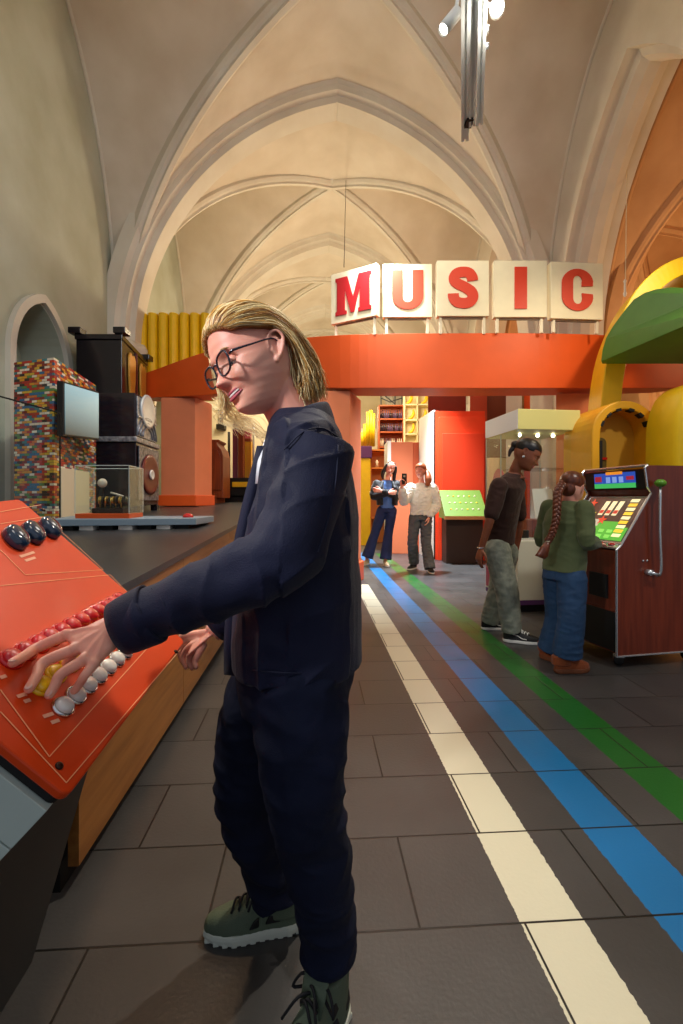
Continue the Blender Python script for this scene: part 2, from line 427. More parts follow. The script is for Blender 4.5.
# floor: slate slabs with three painted lanes
def floor_mat():
    m = mat('slab_floor', '#4a4846', 0.45); nt = m.node_tree; L = nt.links.new; b = nt.nodes['Principled BSDF']
    tc = nt.nodes.new('ShaderNodeTexCoord'); mp = nt.nodes.new('ShaderNodeMapping')
    L(tc.outputs['Object'], mp.inputs['Vector']); mp.inputs['Location'].default_value = (0.003, -1.153+.32*6, 0)
    br = nt.nodes.new('ShaderNodeTexBrick'); L(mp.outputs[0], br.inputs['Vector'])
    br.inputs['Scale'].default_value = 1; br.inputs['Brick Width'].default_value = .55; br.inputs['Row Height'].default_value = .32
    br.inputs['Mortar Size'].default_value = .0035; br.inputs['Mortar Smooth'].default_value = .3; br.offset = .5
    br.inputs['Color1'].default_value = (*lin('#4a4949'), 1); br.inputs['Color2'].default_value = (*lin('#3e3d3d'), 1); br.inputs['Mortar'].default_value = (*lin('#121110'), 1)
    nz = nt.nodes.new('ShaderNodeTexNoise'); nz.inputs['Scale'].default_value = 3; nz.inputs['Detail'].default_value = 8; L(tc.outputs['Object'], nz.inputs['Vector'])
    mixn = nt.nodes.new('ShaderNodeMix'); mixn.data_type = 'RGBA'; mixn.blend_type = 'MULTIPLY'; mixn.inputs[0].default_value = .55
    rr = nt.nodes.new('ShaderNodeValToRGB'); L(nz.outputs['Fac'], rr.inputs[0]); rr.color_ramp.elements[0].position = .3; rr.color_ramp.elements[1].position = .7
    rr.color_ramp.elements[0].color = (.62, .62, .62, 1); rr.color_ramp.elements[1].color = (1.1, 1.08, 1.05, 1)
    L(br.outputs['Color'], mixn.inputs[6]); L(rr.outputs[0], mixn.inputs[7])
    sx = nt.nodes.new('ShaderNodeSeparateXYZ')
    # rough painted edges
    n2 = nt.nodes.new('ShaderNodeTexNoise'); n2.inputs['Scale'].default_value = 60; L(tc.outputs['Object'], n2.inputs['Vector'])
    L(tc.outputs['Object'], sx.inputs[0])
    ad = nt.nodes.new('ShaderNodeMath'); ad.operation = 'MULTIPLY_ADD'; L(n2.outputs['Fac'], ad.inputs[0]); ad.inputs[1].default_value = .010; L(sx.outputs['X'], ad.inputs[2])
    cur = mixn.outputs[2]
    def gt(sock, val, gtv=True):
        q = nt.nodes.new('ShaderNodeMath'); q.operation = 'GREATER_THAN' if gtv else 'LESS_THAN'; L(sock, q.inputs[0]); q.inputs[1].default_value = val; return q.outputs[0]
    def mul(a, c):
        q = nt.nodes.new('ShaderNodeMath'); q.operation = 'MULTIPLY'; L(a, q.inputs[0]); L(c, q.inputs[1]); return q.outputs[0]
    inv = nt.nodes.new('ShaderNodeMath'); inv.operation = 'SUBTRACT'; inv.inputs[0].default_value = 1; L(br.outputs['Fac'], inv.inputs[1])
    for x0, x1, t1, col in ((.541, .71, 5.9, '#d2d0b8'), (.90, 1.082, 9.5, '#166ba6'), (1.262, 1.45, 9.3, '#1b5f22')):
        fac = mul(mul(gt(ad.outputs[0], x0), gt(ad.outputs[0], x1, False)), gt(sx.outputs['Y'], t1, False))
        fac2 = mul(fac, inv.outputs[0])
        mx = nt.nodes.new('ShaderNodeMix'); mx.data_type = 'RGBA'; L(fac2, mx.inputs[0]); L(cur, mx.inputs[6]); mx.inputs[7].default_value = (*lin(col), 1); cur = mx.outputs[2]
    L(cur, b.inputs['Base Color'])
    r2 = nt.nodes.new('ShaderNodeMapRange'); L(nz.outputs['Fac'], r2.inputs[0]); r2.inputs[3].default_value = .25; r2.inputs[4].default_value = .48
    L(r2.outputs[0], b.inputs['Roughness'])
    bp = nt.nodes.new('ShaderNodeBump'); bp.inputs['Strength'].default_value = .5; bp.inputs['Distance'].default_value = .004
    n3 = nt.nodes.new('ShaderNodeTexNoise'); n3.inputs['Scale'].default_value = 90; L(tc.outputs['Object'], n3.inputs['Vector'])
    s1 = nt.nodes.new('ShaderNodeMath'); s1.operation = 'MULTIPLY_ADD'; L(br.outputs['Fac'], s1.inputs[0]); s1.inputs[1].default_value = -1.2
    s2 = nt.nodes.new('ShaderNodeMath'); s2.operation = 'MULTIPLY'; L(n3.outputs['Fac'], s2.inputs[0]); s2.inputs[1].default_value = .25; L(s2.outputs[0], s1.inputs[2])
    L(s1.outputs[0], bp.inputs['Height']); L(bp.outputs[0], b.inputs['Normal'])
    return m
fm = bpy.data.meshes.new('floor'); fm.from_pydata([(-5, -6, 0), (11, -6, 0), (11, 22, 0), (-5, 22, 0), (-5, -6, -.15), (11, -6, -.15), (11, 22, -.15), (-5, 22, -.15)], [], [(0, 1, 2, 3), (7, 6, 5, 4), (0, 4, 5, 1), (1, 5, 6, 2), (2, 6, 7, 3), (3, 7, 4, 0)])
fm.materials.append(floor_mat()); fo = bpy.data.objects.new('floor', fm); fo.rotation_euler = (0, 0, YAW); COL.objects.link(fo); struct(fo)
# ================================================================== stage, console and the exhibits on the left
M_or = mat('orange_paint', '#e0581c', 0.45, noise_amt=.05, noise_scale=3)
M_sal = mat('salmon_paint', '#e2835a', 0.5, noise_amt=.05, noise_scale=3)
M_red = mat('red_orange_paint', '#e8431c', 0.45, noise_amt=.04)
M_black = mat('black_laminate', '#141312', 0.45)
M_blackm = mat('matt_black', '#0d0c0c', 0.7)
M_white = mat('white_paint', '#e9e6dd', 0.5)
M_cream = mat('cream_paint', '#e8dfc0', 0.5)
M_steel = mat('brushed_steel', '#c9cdd0', 0.3, metal=.9)
M_glass = glass('clear_glass', (.97, 1, .99))
M_oak = wood('stage_oak', '#a26c34', '#8a5826', 4, 0.4, 'Y')

def zst(t): return 0.755+0.036*t      # the stage floor rises gently towards the back
sd = -.66
st = thing('stage_platform', 'long low platform with black top and wooden fascia left of the standing boy', 'platform', N(sd-1.2, 5, 0))
M_stop = mat('stage_top', '#35373a', 0.35, noise_amt=.12, noise_scale=20, bump=.05)
mb = MB(NAV)
segs = [1.32, 2.35, 3.6, 5.2, 8.4]
for a, b in zip(segs[:-1], segs[1:]):
    mb.hexa([(dl+.05, a, zst(a)-.03), (sd+.012, a, zst(a)-.03), (sd+.012, b, zst(b)-.03), (dl+.05, b, zst(b)-.03)],
            [(dl+.05, a, zst(a)), (sd+.012, a, zst(a)), (sd+.012, b, zst(b)), (dl+.05, b, zst(b))])
mb.build('deck', M_stop, st)
for a, b in zip(segs[:-1], segs[1:]):
    mb = MB(NAV); g = .002
    mb.hexa([(sd-.03, a+g, .07), (sd, a+g, .07), (sd, b-g, .07), (sd-.03, b-g, .07)], [(sd-.03, a+g, zst(a)-.03), (sd, a+g, zst(a)-.03), (sd, b-g, zst(b)-.03), (sd-.03, b-g, zst(b)-.03)])
    mb.build('fascia', M_oak, st)
MB(NAV).box2((sd-.09, 1.32, 0), (sd-.05, 8.4, .08)).build('kick_plate', M_blackm, st)
MB(NAV).box2((dl+.1, 1.4, 0), (sd-.6, 8.3, .75)).build('frame', M_blackm, st)

# ---- console
A3, B3, C3 = P(68, 797, .60), P(185, 641, 1.14), P(38, 503, 1.14)
AB = (B3-A3); BC = (C3-B3); BC -= AB.normalized()*BC.dot(AB.normalized())
LAB, LBC = AB.length, BC.length; eA = AB.normalized(); eB = BC.normalized(); eN = eA.cross(eB).normalized()
if eN.z < 0: eN = -eN
def PP(s, t, h=0.0): return A3+eA*s+eB*t+eN*h        # s along the lower edge (away), t up the slope
def phit(px, py, h=0.0):
    d = P(px, py, 1)-Vector((0, 0, CAMZ)); o = Vector((0, 0, CAMZ)); q = A3+eN*h
    k = (q-o).dot(eN)/d.dot(eN); p = o+d*k; r = p-A3
    return r.dot(eA), r.dot(eB), p
print('console', A3, B3, C3, LAB, LBC, eN)
co = thing('control_console', 'sloping orange button console with black body and pale end under the boy\'s hand', 'console', (A3+B3)/2*1.0-Vector((.2, 0, (A3.z+B3.z)/2)))
M_panel = mat('orange_acrylic', '#d2400f', 0.38, spec=.35, coat=.05, noise_amt=.04)
T = 0.014
def rrect(s0, s1, t0, t1, r, n=6):
    pts = []
    for cx, cy, a0 in ((s1-r, t1-r, 0), (s0+r, t1-r, 90), (s0+r, t0+r, 180), (s1-r, t0+r, 270)):
        for k in range(n+1):
            a = math.radians(a0+90*k/n); pts.append((cx+r*math.cos(a), cy+r*math.sin(a)))
    return pts
MB().prism([PP(s, t, 0) for s, t in rrect(0, LAB, 0, LBC+.02, .014)], -eN*T).build('button_panel', M_panel, co, False, .003)
MB().prism([PP(s, t, -T-.001) for s, t in rrect(.004, LAB-.01, .006, LBC+.01, .012)], -eN*.012).build('panel_trim', M_blackm, co)
# body: follows the slab down and then to the floor
def prof_pts(s): return [PP(s, .02, -.027), PP(s, LBC-.01, -.027)]
eD = -eN
def body_ring(s):
    a = PP(s, .02, -.028); b = PP(s, LBC, -.028)
    fx = N(sd-.01, (A3+eA*s).y)
    fx2 = N(sd-.75, (A3+eA*s).y)
    low = a+eD*.24
    return [a, low, Vector((fx.x, fx.y, .0)), Vector((fx2.x, fx2.y, 0)), Vector((fx2.x, fx2.y, b.z-.25)), b]
mb = MB(); mb.rings([body_ring(.03), body_ring(LAB-.015)]); mb.build('body', M_black, co)
M_pale = mat('pale_green_laminate', '#b9c6bd', 0.45)
mb = MB()
for (h0, h1) in ((-.029, -.098), (-.101, -.30)):
    mb2 = MB(); mb2.prism([PP(-.004, .008, h0), PP(-.004, LBC, h0), PP(-.004, LBC, h1), PP(-.004, .008 if h1 > -.2 else .008, h1)], eA*.03)
    if h1 > -.2: pass
    mb2.build('end_panel', M_pale, co, False, .001)
# printed lines and marks on the panel
M_line = mat('pale_orange_print', '#f2a878', 0.5)
def pline(mb, p, q, w=.0014):
    a = Vector(PP(*p, .0004)); b = Vector(PP(*q, .0004)); d = (b-a).normalized(); n = d.cross(eN)*w/2
    mb.prism([a-n, b-n, b+n, a+n], eN*.0006)
mb = MB()
def polyl(pts, close=False):
    q = [phit(*p)[:2] for p in pts]
    for a, b in zip(q[:-1], q[1:]): pline(mb, a, b)
# outer border lines (offset from the edges), measured on the panel
rect1 = [(.03, LBC-.02), (.03, .028), (LAB-.02, .028)]
def prect(pts):
    for a, b in zip(pts[:-1], pts[1:]): pline(mb, a, b)
polyl([(0, 712), (66, 783), (180, 650)])
polyl([(0, 690), (49, 757), (150, 645)])
polyl([(0, 586), (110, 575), (127, 592)])
polyl([(0, 550), (25, 575), (103, 570), (45, 517), (0, 524)])
polyl([(0, 512), (41, 505)])
mb.build('printed_lines', M_line, co)
M_mark = mat('pale_print', '#f0b090', 0.5)
for (x, y, w) in ((20, 557, 14), (25, 561, 10), (17, 697, 9), (24, 702, 6), (43, 717, 10), (51, 723, 8), (0, 678, 6)):
    s_, t_, _ = phit(x, y); s2, t2, _ = phit(x+w, y-w*.33)
    m2 = MB(); pline(m2, (s_, t_), (s2, t2), .006); m2.build('printed_mark', M_mark, co)
M_screw = mat('dark_screw', '#3a2a24', 0.3, metal=.8)
RN = Matrix((eA, eB, eN)).transposed()
for x, y in ((59, 766), (43, 510), (176, 652)):
    p = phit(x, y)[2]; MB().lathe([(.0, 0), (.006, 0), (.0055, .002), (.003, .0035), (0.0001, .0038)], p, RN, 16).build('screw', M_screw, co, True)
# push buttons: round red, yellow, white with chrome rings, and three big blue-black ovals
M_bred = mat('red_button', '#c8141a', 0.12, coat=.6); M_byel = mat('yellow_button', '#f2c81e', 0.15, coat=.6)
M_bwh = mat('white_button', '#dedcd6', 0.15, coat=.6); M_chrome = mat('chrome_ring', '#d8d8d8', 0.15, metal=1)
M_bblue = mat('blue_black_button', '#18304a', 0.12, coat=.8)
def row(p0, p1, n, r, m, ring, pressed=()):
    a = phit(*p0)[:2]; b = phit(*p1)[:2]
    for k in range(n):
        f = k/(n-1); s_ = a[0]+(b[0]-a[0])*f; t_ = a[1]+(b[1]-a[1])*f
        c = PP(s_, t_, 0)
        o = MB().lathe([(0.0001, .014), (r*.5, .0137), (r*.8, .012), (r*.93, .009), (r*.95, .004), (r*.95, 0)], c, RN, 20).build('button', m, co, True)
        MB().lathe([(r*.96, 0), (r*.96, .006), (r*1.1, .0055), (r*1.16, .002), (r*1.17, 0)], c, RN, 20).build('button_ring', ring, o, True)
ra = phit(14, 661); rb = phit(119, 600)
row((11, 660), (119, 600), 12, .0165, M_bred, M_bred)
row((40, 687), (128, 618), 9, .0158, M_byel, M_byel)
row((62, 708), (124, 653), 7, .0155, M_bwh, M_chrome)
for x, y in ((14, 540), (31, 535), (48, 530)):
    s_, t_, p = phit(x, y)
    Re = Matrix((eB*1.0, eA*1.0, eN)).transposed()
    Re = Matrix(((eA*.5+eB*.87).normalized(), (eA*.87-eB*.5).normalized(), eN)).transposed()
    rings = []
    for rr, zz in ((.0001, .024), (.6, .0235), (.85, .020), (.97, .012), (1, .004), (1, 0)):
        rings.append([p+Re @ Vector((math.cos(a)*.034*rr, math.sin(a)*.024*rr, zz)) for a in [2*PI*k/24 for k in range(24)]])
    sub(MB().rings(rings).build('button', M_bblue, co, True), 'large oval blue black button')

# ---- blue grey plinth slab on the stage with the little show case
def stz(p): q = NAV.inverted() @ p; return zst(q.y)
M_bluegrey = mat('blue_grey_paint', '#8ea4b4', 0.45)
sl_t0, sl_t1 = 3.30, 4.0
slab = thing('plinth_slab', 'low blue grey slab on the black stage under the small glass case', 'plinth', N(-1.45, 3.7, zst(3.7)))
za = zst(3.7)
def Q(px, py, z):   # point on horizontal plane z
    Y = FPX*(CAMZ-z)/(py-HY); return P(px, py, Y)
topz = 0.962
c1, c2, c3 = Q(60, 519.5, topz), Q(196, 519, topz), Q(212, 516.5, topz)
c2 = P(196, 0, 3.45); c3 = P(214, 0, 3.95); c1 = P(48, 0, 3.25); c4 = P(72, 0, 3.95)
def flat(p, z): return Vector((p.x, p.y, z))
MB().prism([flat(p, topz-.05) for p in (c1, c2, c3, c4)], (0, 0, .05)).build('slab_top', M_bluegrey, slab, False, .004)
ci = [p+((c1+c2+c3+c4)/4-p)*.08 for p in (c1, c2, c3, c4)]
for k in range(7):
    p = ci[0]+(ci[1]-ci[0])*(k+.5)/7
    MB().box2((p.x-.05, p.y, zst(3.3)), (p.x+.05, p.y+.5, topz-.05)).build('foot_block', M_white if k % 2 else M_blackm, slab)
bt = tag(MB().lathe([(.042, 0), (.042, .006), (.035, .022), (.018, .032), (.0001, .034)], P(188, 0, 3.62).xy.to_3d()+Vector((0, 0, topz)), None, 24).build('push_button', M_bred, None, True), 'round red push button on the right end of the blue grey slab', 'button')
cs = thing('glass_showcase', 'small clear box case on orange base standing on the blue grey slab', 'display case', P(105, 0, 3.55).xy.to_3d()+Vector((0, 0, topz)))
k0, k1, k2 = P(75, 0, 3.40), P(129, 0, 3.40), P(143, 0, 3.75); k3 = k0+(k2-k1)
base = [flat(p, topz) for p in (k0, k1, k2, k3)]
MB().prism(base, (0, 0, .035)).build('base', M_or, cs, False, .003)
hc = .40
for i in range(4):
    a, b = base[i]+Vector((0, 0, .036)), base[(i+1) % 4]+Vector((0, 0, .036)); nrm = (b-a).cross(Vector((0, 0, 1))).normalized()*.006
    MB().prism([a, b, b+Vector((0, 0, hc-.04)), a+Vector((0, 0, hc-.04))], nrm).build('glass_pane', M_glass, cs)
    e = MB(); e.tube([a+Vector((0, 0, hc-.04)), b+Vector((0, 0, hc-.04))], .0028, 6); e.tube([a, a+Vector((0, 0, hc-.04))], .0028, 6); e.build('edge', mat('acrylic_edge', '#dfe8e4', .3), cs)
# relic inside: gramophone-like mechanism on a dark block
M_dk = mat('dark_relic', '#2a2622', 0.4, metal=.3); M_br = mat('brass', '#b99a52', 0.3, metal=.9)
rc = (k0+k1+k2+k3)/4; rz = topz+.036
rel = thing('music_mechanism', 'antique dark metal music mechanism with a small figure inside the glass case', 'music box', (rc.x, rc.y, rz))
MB().box((rc.x+.02, rc.y, rz+.02), (.24, .18, .04)).build('base', M_dk, rel, False, .004)
for k in range(5):
    MB().tube([(rc.x-.05+k*.04, rc.y-.06, rz+.04), (rc.x-.05+k*.04, rc.y-.06, rz+.12)], .006, 8).build('post', M_br, rel, True)
MB().tube([(rc.x-.07, rc.y-.02, rz+.10), (rc.x+.14, rc.y-.02, rz+.10)], .03, 16).build('drum', mat('drum_metal', '#5c5a4e', .35, metal=.8), rel, True)
for k in range(8): MB().lathe([(.0001, 0), (.03, 0), (.032, .006), (.03, .012), (.0001, .012)], (rc.x-.06+k*.026, rc.y-.05, rz+.10), Matrix.Rotation(PI/2, 3, 'Y'), 14).build('disc', M_dk if k % 2 else M_br, rel)
MB().tube([(rc.x-.07, rc.y, rz+.04), (rc.x-.075, rc.y, rz+.16), (rc.x-.06, rc.y, rz+.2)], [.02, .018, .012], 8, sub=3).build('figure', M_dk, rel, True)
MB().ell((rc.x-.06, rc.y-.01, rz+.235), (.036, .03, .036)).build('head', mat('ivory', '#d8cdb8', .5), rel, True)
MB().tube([(rc.x+.0, rc.y, rz+.16), (rc.x+.05, rc.y, rz+.145), (rc.x+.1, rc.y-.0, rz+.13)], .008, 8).build('arm', mat('ivory', '#d8cdb8', .5), rel, True)

# ---- multicoloured brick tower
def brick_mat():
    m = mat('toy_brick_mosaic', '#c04030', 0.35); nt = m.node_tree; L = nt.links.new; b = nt.nodes['Principled BSDF']
    tc = nt.nodes.new('ShaderNodeTexCoord'); sx = nt.nodes.new('ShaderNodeSeparateXYZ'); L(tc.outputs['Object'], sx.inputs[0])
    ad = nt.nodes.new('ShaderNodeMath'); ad.operation = 'SUBTRACT'; L(sx.outputs['X'], ad.inputs[0]); L(sx.outputs['Y'], ad.inputs[1])
    cx = nt.nodes.new('ShaderNodeCombineXYZ'); L(ad.outputs[0], cx.inputs[0]); L(sx.outputs['Z'], cx.inputs[1])
    br = nt.nodes.new('ShaderNodeTexBrick'); L(cx.outputs[0], br.inputs['Vector']); br.inputs['Scale'].default_value = 1
    br.inputs['Brick Width'].default_value = .075; br.inputs['Row Height'].default_value = .022; br.inputs['Mortar Size'].default_value = .0012
    br.inputs['Color1'].default_value = (0, 0, 0, 1); br.inputs['Color2'].default_value = (1, 1, 1, 1); br.inputs['Mortar'].default_value = (0, 0, 0, 1)
    rp = nt.nodes.new('ShaderNodeValToRGB'); rp.color_ramp.interpolation = 'CONSTANT'; L(br.outputs['Color'], rp.inputs[0])
    cols = ['#3a2f2c', '#c33a22', '#e8d9c0', '#2f6f9a', '#e09a2c', '#b5332a', '#5f8f4a', '#d8b23a', '#f0ead8', '#8a3226', '#3d7f86', '#d9793a', '#7a4a6a']
    e = rp.color_ramp.elements; e[0].color = (*lin(cols[0]), 1); e[1].position = .1; e[1].color = (*lin(cols[1]), 1)
    for i, c in enumerate(cols[2:], 2):
        q = e.new(min(.98, i/len(cols)+.02)); q.color = (*lin(c), 1)
    L(rp.outputs[0], b.inputs['Base Color'])
    bp = nt.nodes.new('ShaderNodeBump'); bp.inputs['Distance'].default_value = -.003; L(br.outputs['Fac'], bp.inputs['Height']); L(bp.outputs[0], b.inputs['Normal'])
    return m
M_brick = brick_mat()
w0 = P(14, 0, 4.05); w1 = P(54, 0, 3.9); w2 = P(96, 0, 4.85); w3 = w0+(w2-w1)
tb = stz(w1)+.015
tw = thing('brick_tower', 'tower of tiny multicoloured toy bricks behind the console, screen on its side', 'tower', ((w0+w2)/2).xy.to_3d()+Vector((0, 0, tb)))
ztop = 1.1+139/455*4.0
mb = MB(); mb.prism([flat(p, tb) for p in (w0, w1, w2, w3)], (0, 0, ztop-tb)); mb.build('brick_body', M_brick, tw)
ex = (w2-w1).xy.to_3d(); exn = ex.normalized(); out = Vector((exn.y, -exn.x, 0))
mb = MB()
for row_ in range(2):
    for k in range(14):
        mb.lathe([(.014, 0), (.014, .008), (.0001, .009)], flat(w0, ztop)+(w1-w0).xy.to_3d()*(k+.5)/14+ex*(.04+.05*row_), None, 8)
mb.build('stud_rows', M_brick, tw)
def side(f, z, o=0.0): p = w1+ex*f; return Vector((p.x, p.y, z))+out*o
mb = MB(); z0 = tb+.02
mb.prism([side(.12, tb+.03, .003), side(.78, tb+.03, .003), side(.78, tb+.47, .003), side(.12, tb+.47, .003)], out*.01); mb.build('service_door', M_cream, tw, False, .003)
for f in (.3, .62): MB().ell(side(f, tb+.88, .02), (.05, .03, .075), None, 14, 8).build('round_ornament', M_white if f > .5 else M_bred, tw, True)
tv = thing('wall_screen', 'flat grey blue screen in black frame on the brick tower', 'screen', side(.5, 1.7, .06))
M_scr = mat('screen_glow', '#1a2a30', 0.15, coat=.5)
def scr_mat():
    m = mat('lit_screen', '#101418', 0.2); nt = m.node_tree; b = nt.nodes['Principled BSDF']; L = nt.links.new
    tc = nt.nodes.new('ShaderNodeTexCoord'); sx = nt.nodes.new('ShaderNodeSeparateXYZ'); L(tc.outputs['Generated'], sx.inputs[0])
    r = nt.nodes.new('ShaderNodeValToRGB'); L(sx.outputs['Z'], r.inputs[0]); r.color_ramp.elements[0].color = (*lin('#2e4246'), 1); r.color_ramp.elements[1].color = (*lin('#b8dce0'), 1)
    L(r.outputs[0], b.inputs['Emission Color']); b.inputs['Emission Strength'].default_value = .75
    return m
s0 = P(63, 381, 3.85); s1 = P(63, 436, 3.85); s2 = P(99, 392, 4.55); s3 = P(99, 440, 4.55)
def slabq(q, th, m, nm, par, bev=.003):
    n_ = (q[1]-q[0]).cross(q[2]-q[0]).normalized(); n_ = -n_ if n_.x < 0 else n_
    return MB().prism([a-n_*0 for a in q], -n_*th).build(nm, m, par, False, bev)
slabq([s1, s3, s2, s0], .05, M_black, 'frame', tv)
cq = (s0+s1+s2+s3)/4; q2 = [cq+(p-cq)*.93+Vector((.008, 0, 0)) for p in (s1, s3, s2, s0)]
slabq(q2, .006, scr_mat(), 'display', tv, 0)
MB().box2((s0.x-.16, s0.y+.2, 1.75), (s0.x-.04, s0.y+.45, 1.95)).build('bracket', M_blackm, tv)
# freestanding glass panel in front of tower with black lines
gp = thing('glass_barrier', 'clear glass barrier pane in front of the brick tower', 'glass panel', P(0, 0, 3.3).xy.to_3d()+Vector((0, 0, zst(3.2))))
g0, g1 = P(-30, 0, 3.1), P(60, 0, 3.55)
gz = 1.1+104/455*3.3; gb = zst(3.3)
MB().prism([flat(g0, gb), flat(g1, gb), flat(g1, 1.1+ (500-413)/455*3.55), flat(g0, 1.1+(500-388)/455*3.1)], (0.002, .01, 0)).build('pane', M_glass, gp)
e = MB(); e.tube([flat(g0, 1.1+(500-388)/455*3.1), flat(g1, 1.1+(500-413)/455*3.55)], .006, 6); e.tube([flat(g1, gb), flat(g1, 1.1+(500-413)/455*3.55)], .006, 6); e.build('edge_strip', M_black, gp)
MB().box(flat(g1, gb+.012), (.18, .05, .024)).build('clamp', M_black, gp, False, .003)

# ---- fairground organ cabinets
M_org = mat('dark_lacquer', '#1c1920', 0.22, coat=.3); M_orn = mat('silver_ornament', '#b9bec4', 0.35, metal=.5, noise_scale=25, color2='#5a5e6a')
M_gold = mat('gold_paint', '#d99a3a', 0.4, metal=.2); M_mar = mat('maroon_paint', '#6a201c', 0.35)
def cab(px0, px1, px2, Y1, Y2, ztop, zbot, Yb=None):
    """front-side face px0..px1 , oblique face px1..px2"""
    a = P(px0, 0, Y1); b = P(px1, 0, Y1); c = P(px2, 0, Y2); d = a+(c-b)
    return [flat(p, zbot) for p in (a, b, c, d)], ztop
lo, zt = cab(90, 136, 158, 5.1, 5.85, 1.1+108/455*5.1, stz(P(100, 0, 5.4)))
og = thing('orchestrion', 'tall dark lacquered organ cabinet with silver ornamented front beside brick tower', 'organ', (lo[0]+lo[2])/2)
zb = lo[0].z; zm = 1.1+58/455*5.1
mid = [p+Vector((0, 0, 0)) for p in lo]
MB().prism([flat(p, zb+.08) for p in lo], (0, 0, zm-zb-.08)).build('lower_case', M_org, og, False, .01)
c0 = (lo[0]+lo[2])/2
ins = [c0+(p-c0)*.93 for p in lo]
MB().prism([flat(p, zm+.06) for p in ins], (0, 0, zt-zm-.06)).build('upper_case', M_org, og, False, .008)
MB().prism([flat(c0+(p-c0)*1.06, zm) for p in lo], (0, 0, .06)).build('cornice', M_orn, og, False, .01)
for p in lo: q = c0+(p-c0)*.9; MB().box2((q.x-.04, q.y-.04, zb), (q.x+.04, q.y+.04, zb+.08)).build('foot', M_org, og)
fe = (ins[2]-ins[1]); fo_ = Vector((fe.y, -fe.x, 0)).normalized()
def face(f, z, o=0.0): p = ins[1]+fe*f+fo_*o; return Vector((p.x, p.y, z))
MB().prism([face(.04, zm+.08, .002), face(.96, zm+.08, .002), face(.96, zt-.03, .002), face(.04, zt-.03, .002)], fo_*.012).build('front_panel', M_orn, og, False, .004)
RF = Matrix((fe.normalized(), Vector((0, 0, 1)), fo_)).transposed()
hgt = zt-zm
def medal(f, z, r, m, nm, o=.015, sx=1.0):
    rings = []
    for rr, zz in ((.0001, .014), (.7, .012), (.85, .02), (1, .014), (1, 0)):
        rings.append([face(f, z, o)+RF @ Vector((math.cos(a)*r*rr*sx, math.sin(a)*r*rr, zz)) for a in [2*PI*k/28 for k in range(28)]])
    return MB().rings(rings).build(nm, m, og, True)
medal(.5, zt-hgt*.27, .20, mat('pale_medallion', '#cfd6d8', .3, metal=.3), 'medallion', sx=1.2)
for k, r in enumerate((.24, .18, .12)):
    pts = [face(.5, zm+hgt*.16, .018)+RF @ Vector((math.cos(a)*r*1.3, math.sin(a)*r, 0)) for a in [PI*j/16 for j in range(17)]]
    MB().tube(pts, .012, 6).build('arch_moulding', mat('dark_silver', '#7d828c', .3, metal=.7), og, True)
MB().prism([face(.05, zm+hgt*.52, .014), face(.95, zm+hgt*.52, .014), face(.95, zm+hgt*.56, .014), face(.05, zm+hgt*.56, .014)], fo_*.015).build('rail', M_orn, og)
MB().prism([face(.02, zb+.14, .03), face(.98, zb+.14, .03), face(.98, zm-.03, .03), face(.02, zm-.03, .03)], fo_*.01).build('lower_panel', mat('pale_ornament', '#9a9ca6', .35, metal=.4, noise_scale=30, color2='#3c3a44'), og, False, .004)
medal(.5, (zb+zm)/2+.05, .24, M_mar, 'drum_disc', .042, 1.2); medal(.5, (zb+zm)/2+.05, .06, M_white, 'drum_hub', .06, 1.1)
# upper dark chest standing on it
up, zt2 = cab(76, 122, 147, 5.95, 7.1, 1.1+168/455*5.95, zt+.02)
ug = thing('organ_chest', 'dark castle topped chest with two gold shields standing above the organ', 'cabinet', (up[0]+up[2])/2)
zu = up[0].z; zt2 -= .10; hh = zt2-zu
MB().prism([flat(p, zb) for p in up], (0, 0, hh*1.0+zu-zb)).build('case', M_org, ug, False, .01)
cu = (up[0]+up[2])/2
MB().prism([flat(cu+(p-cu)*1.04, zt2) for p in up], (0, 0, .07)).build('top_moulding', M_org, ug, False, .01)
for p in up:
    q = cu+(p-cu)*.97; MB().box2((q.x-.08, q.y-.08, zt2+.07), (q.x+.08, q.y+.08, zt2+.15)).build('corner_block', M_org, ug, False, .008)
fe2 = up[2]-up[1]; fo2 = Vector((fe2.y, -fe2.x, 0)).normalized()
def face2(f, z, o=0.0): p = up[1]+fe2*f+fo2*o; return Vector((p.x, p.y, z))
for f in (.3, .74):
    zc = zu+hh*.52; w = .14; h = .34
    pl = [(-w*.55, h), (0, h*.86), (w*.55, h), (w, h*.8), (w*.95, 0), (w*.6, -h*.75), (0, -h*1.1), (-w*.6, -h*.75), (-w*.95, 0), (-w, h*.8)]
    MB().prism([face2(f, zc+z, .004)+fe2.normalized()*x for x, z in pl], fo2*.03).build('shield', M_gold, ug, False, .008)
MB().prism([face2(.5, zu, .004)-fe2.normalized()*.015, face2(.5, zu, .004)+fe2.normalized()*.015, face2(.5, zt2, .004)+fe2.normalized()*.015, face2(.5, zt2, .004)-fe2.normalized()*.015], fo2*.02).build('centre_strip', M_mar, ug)
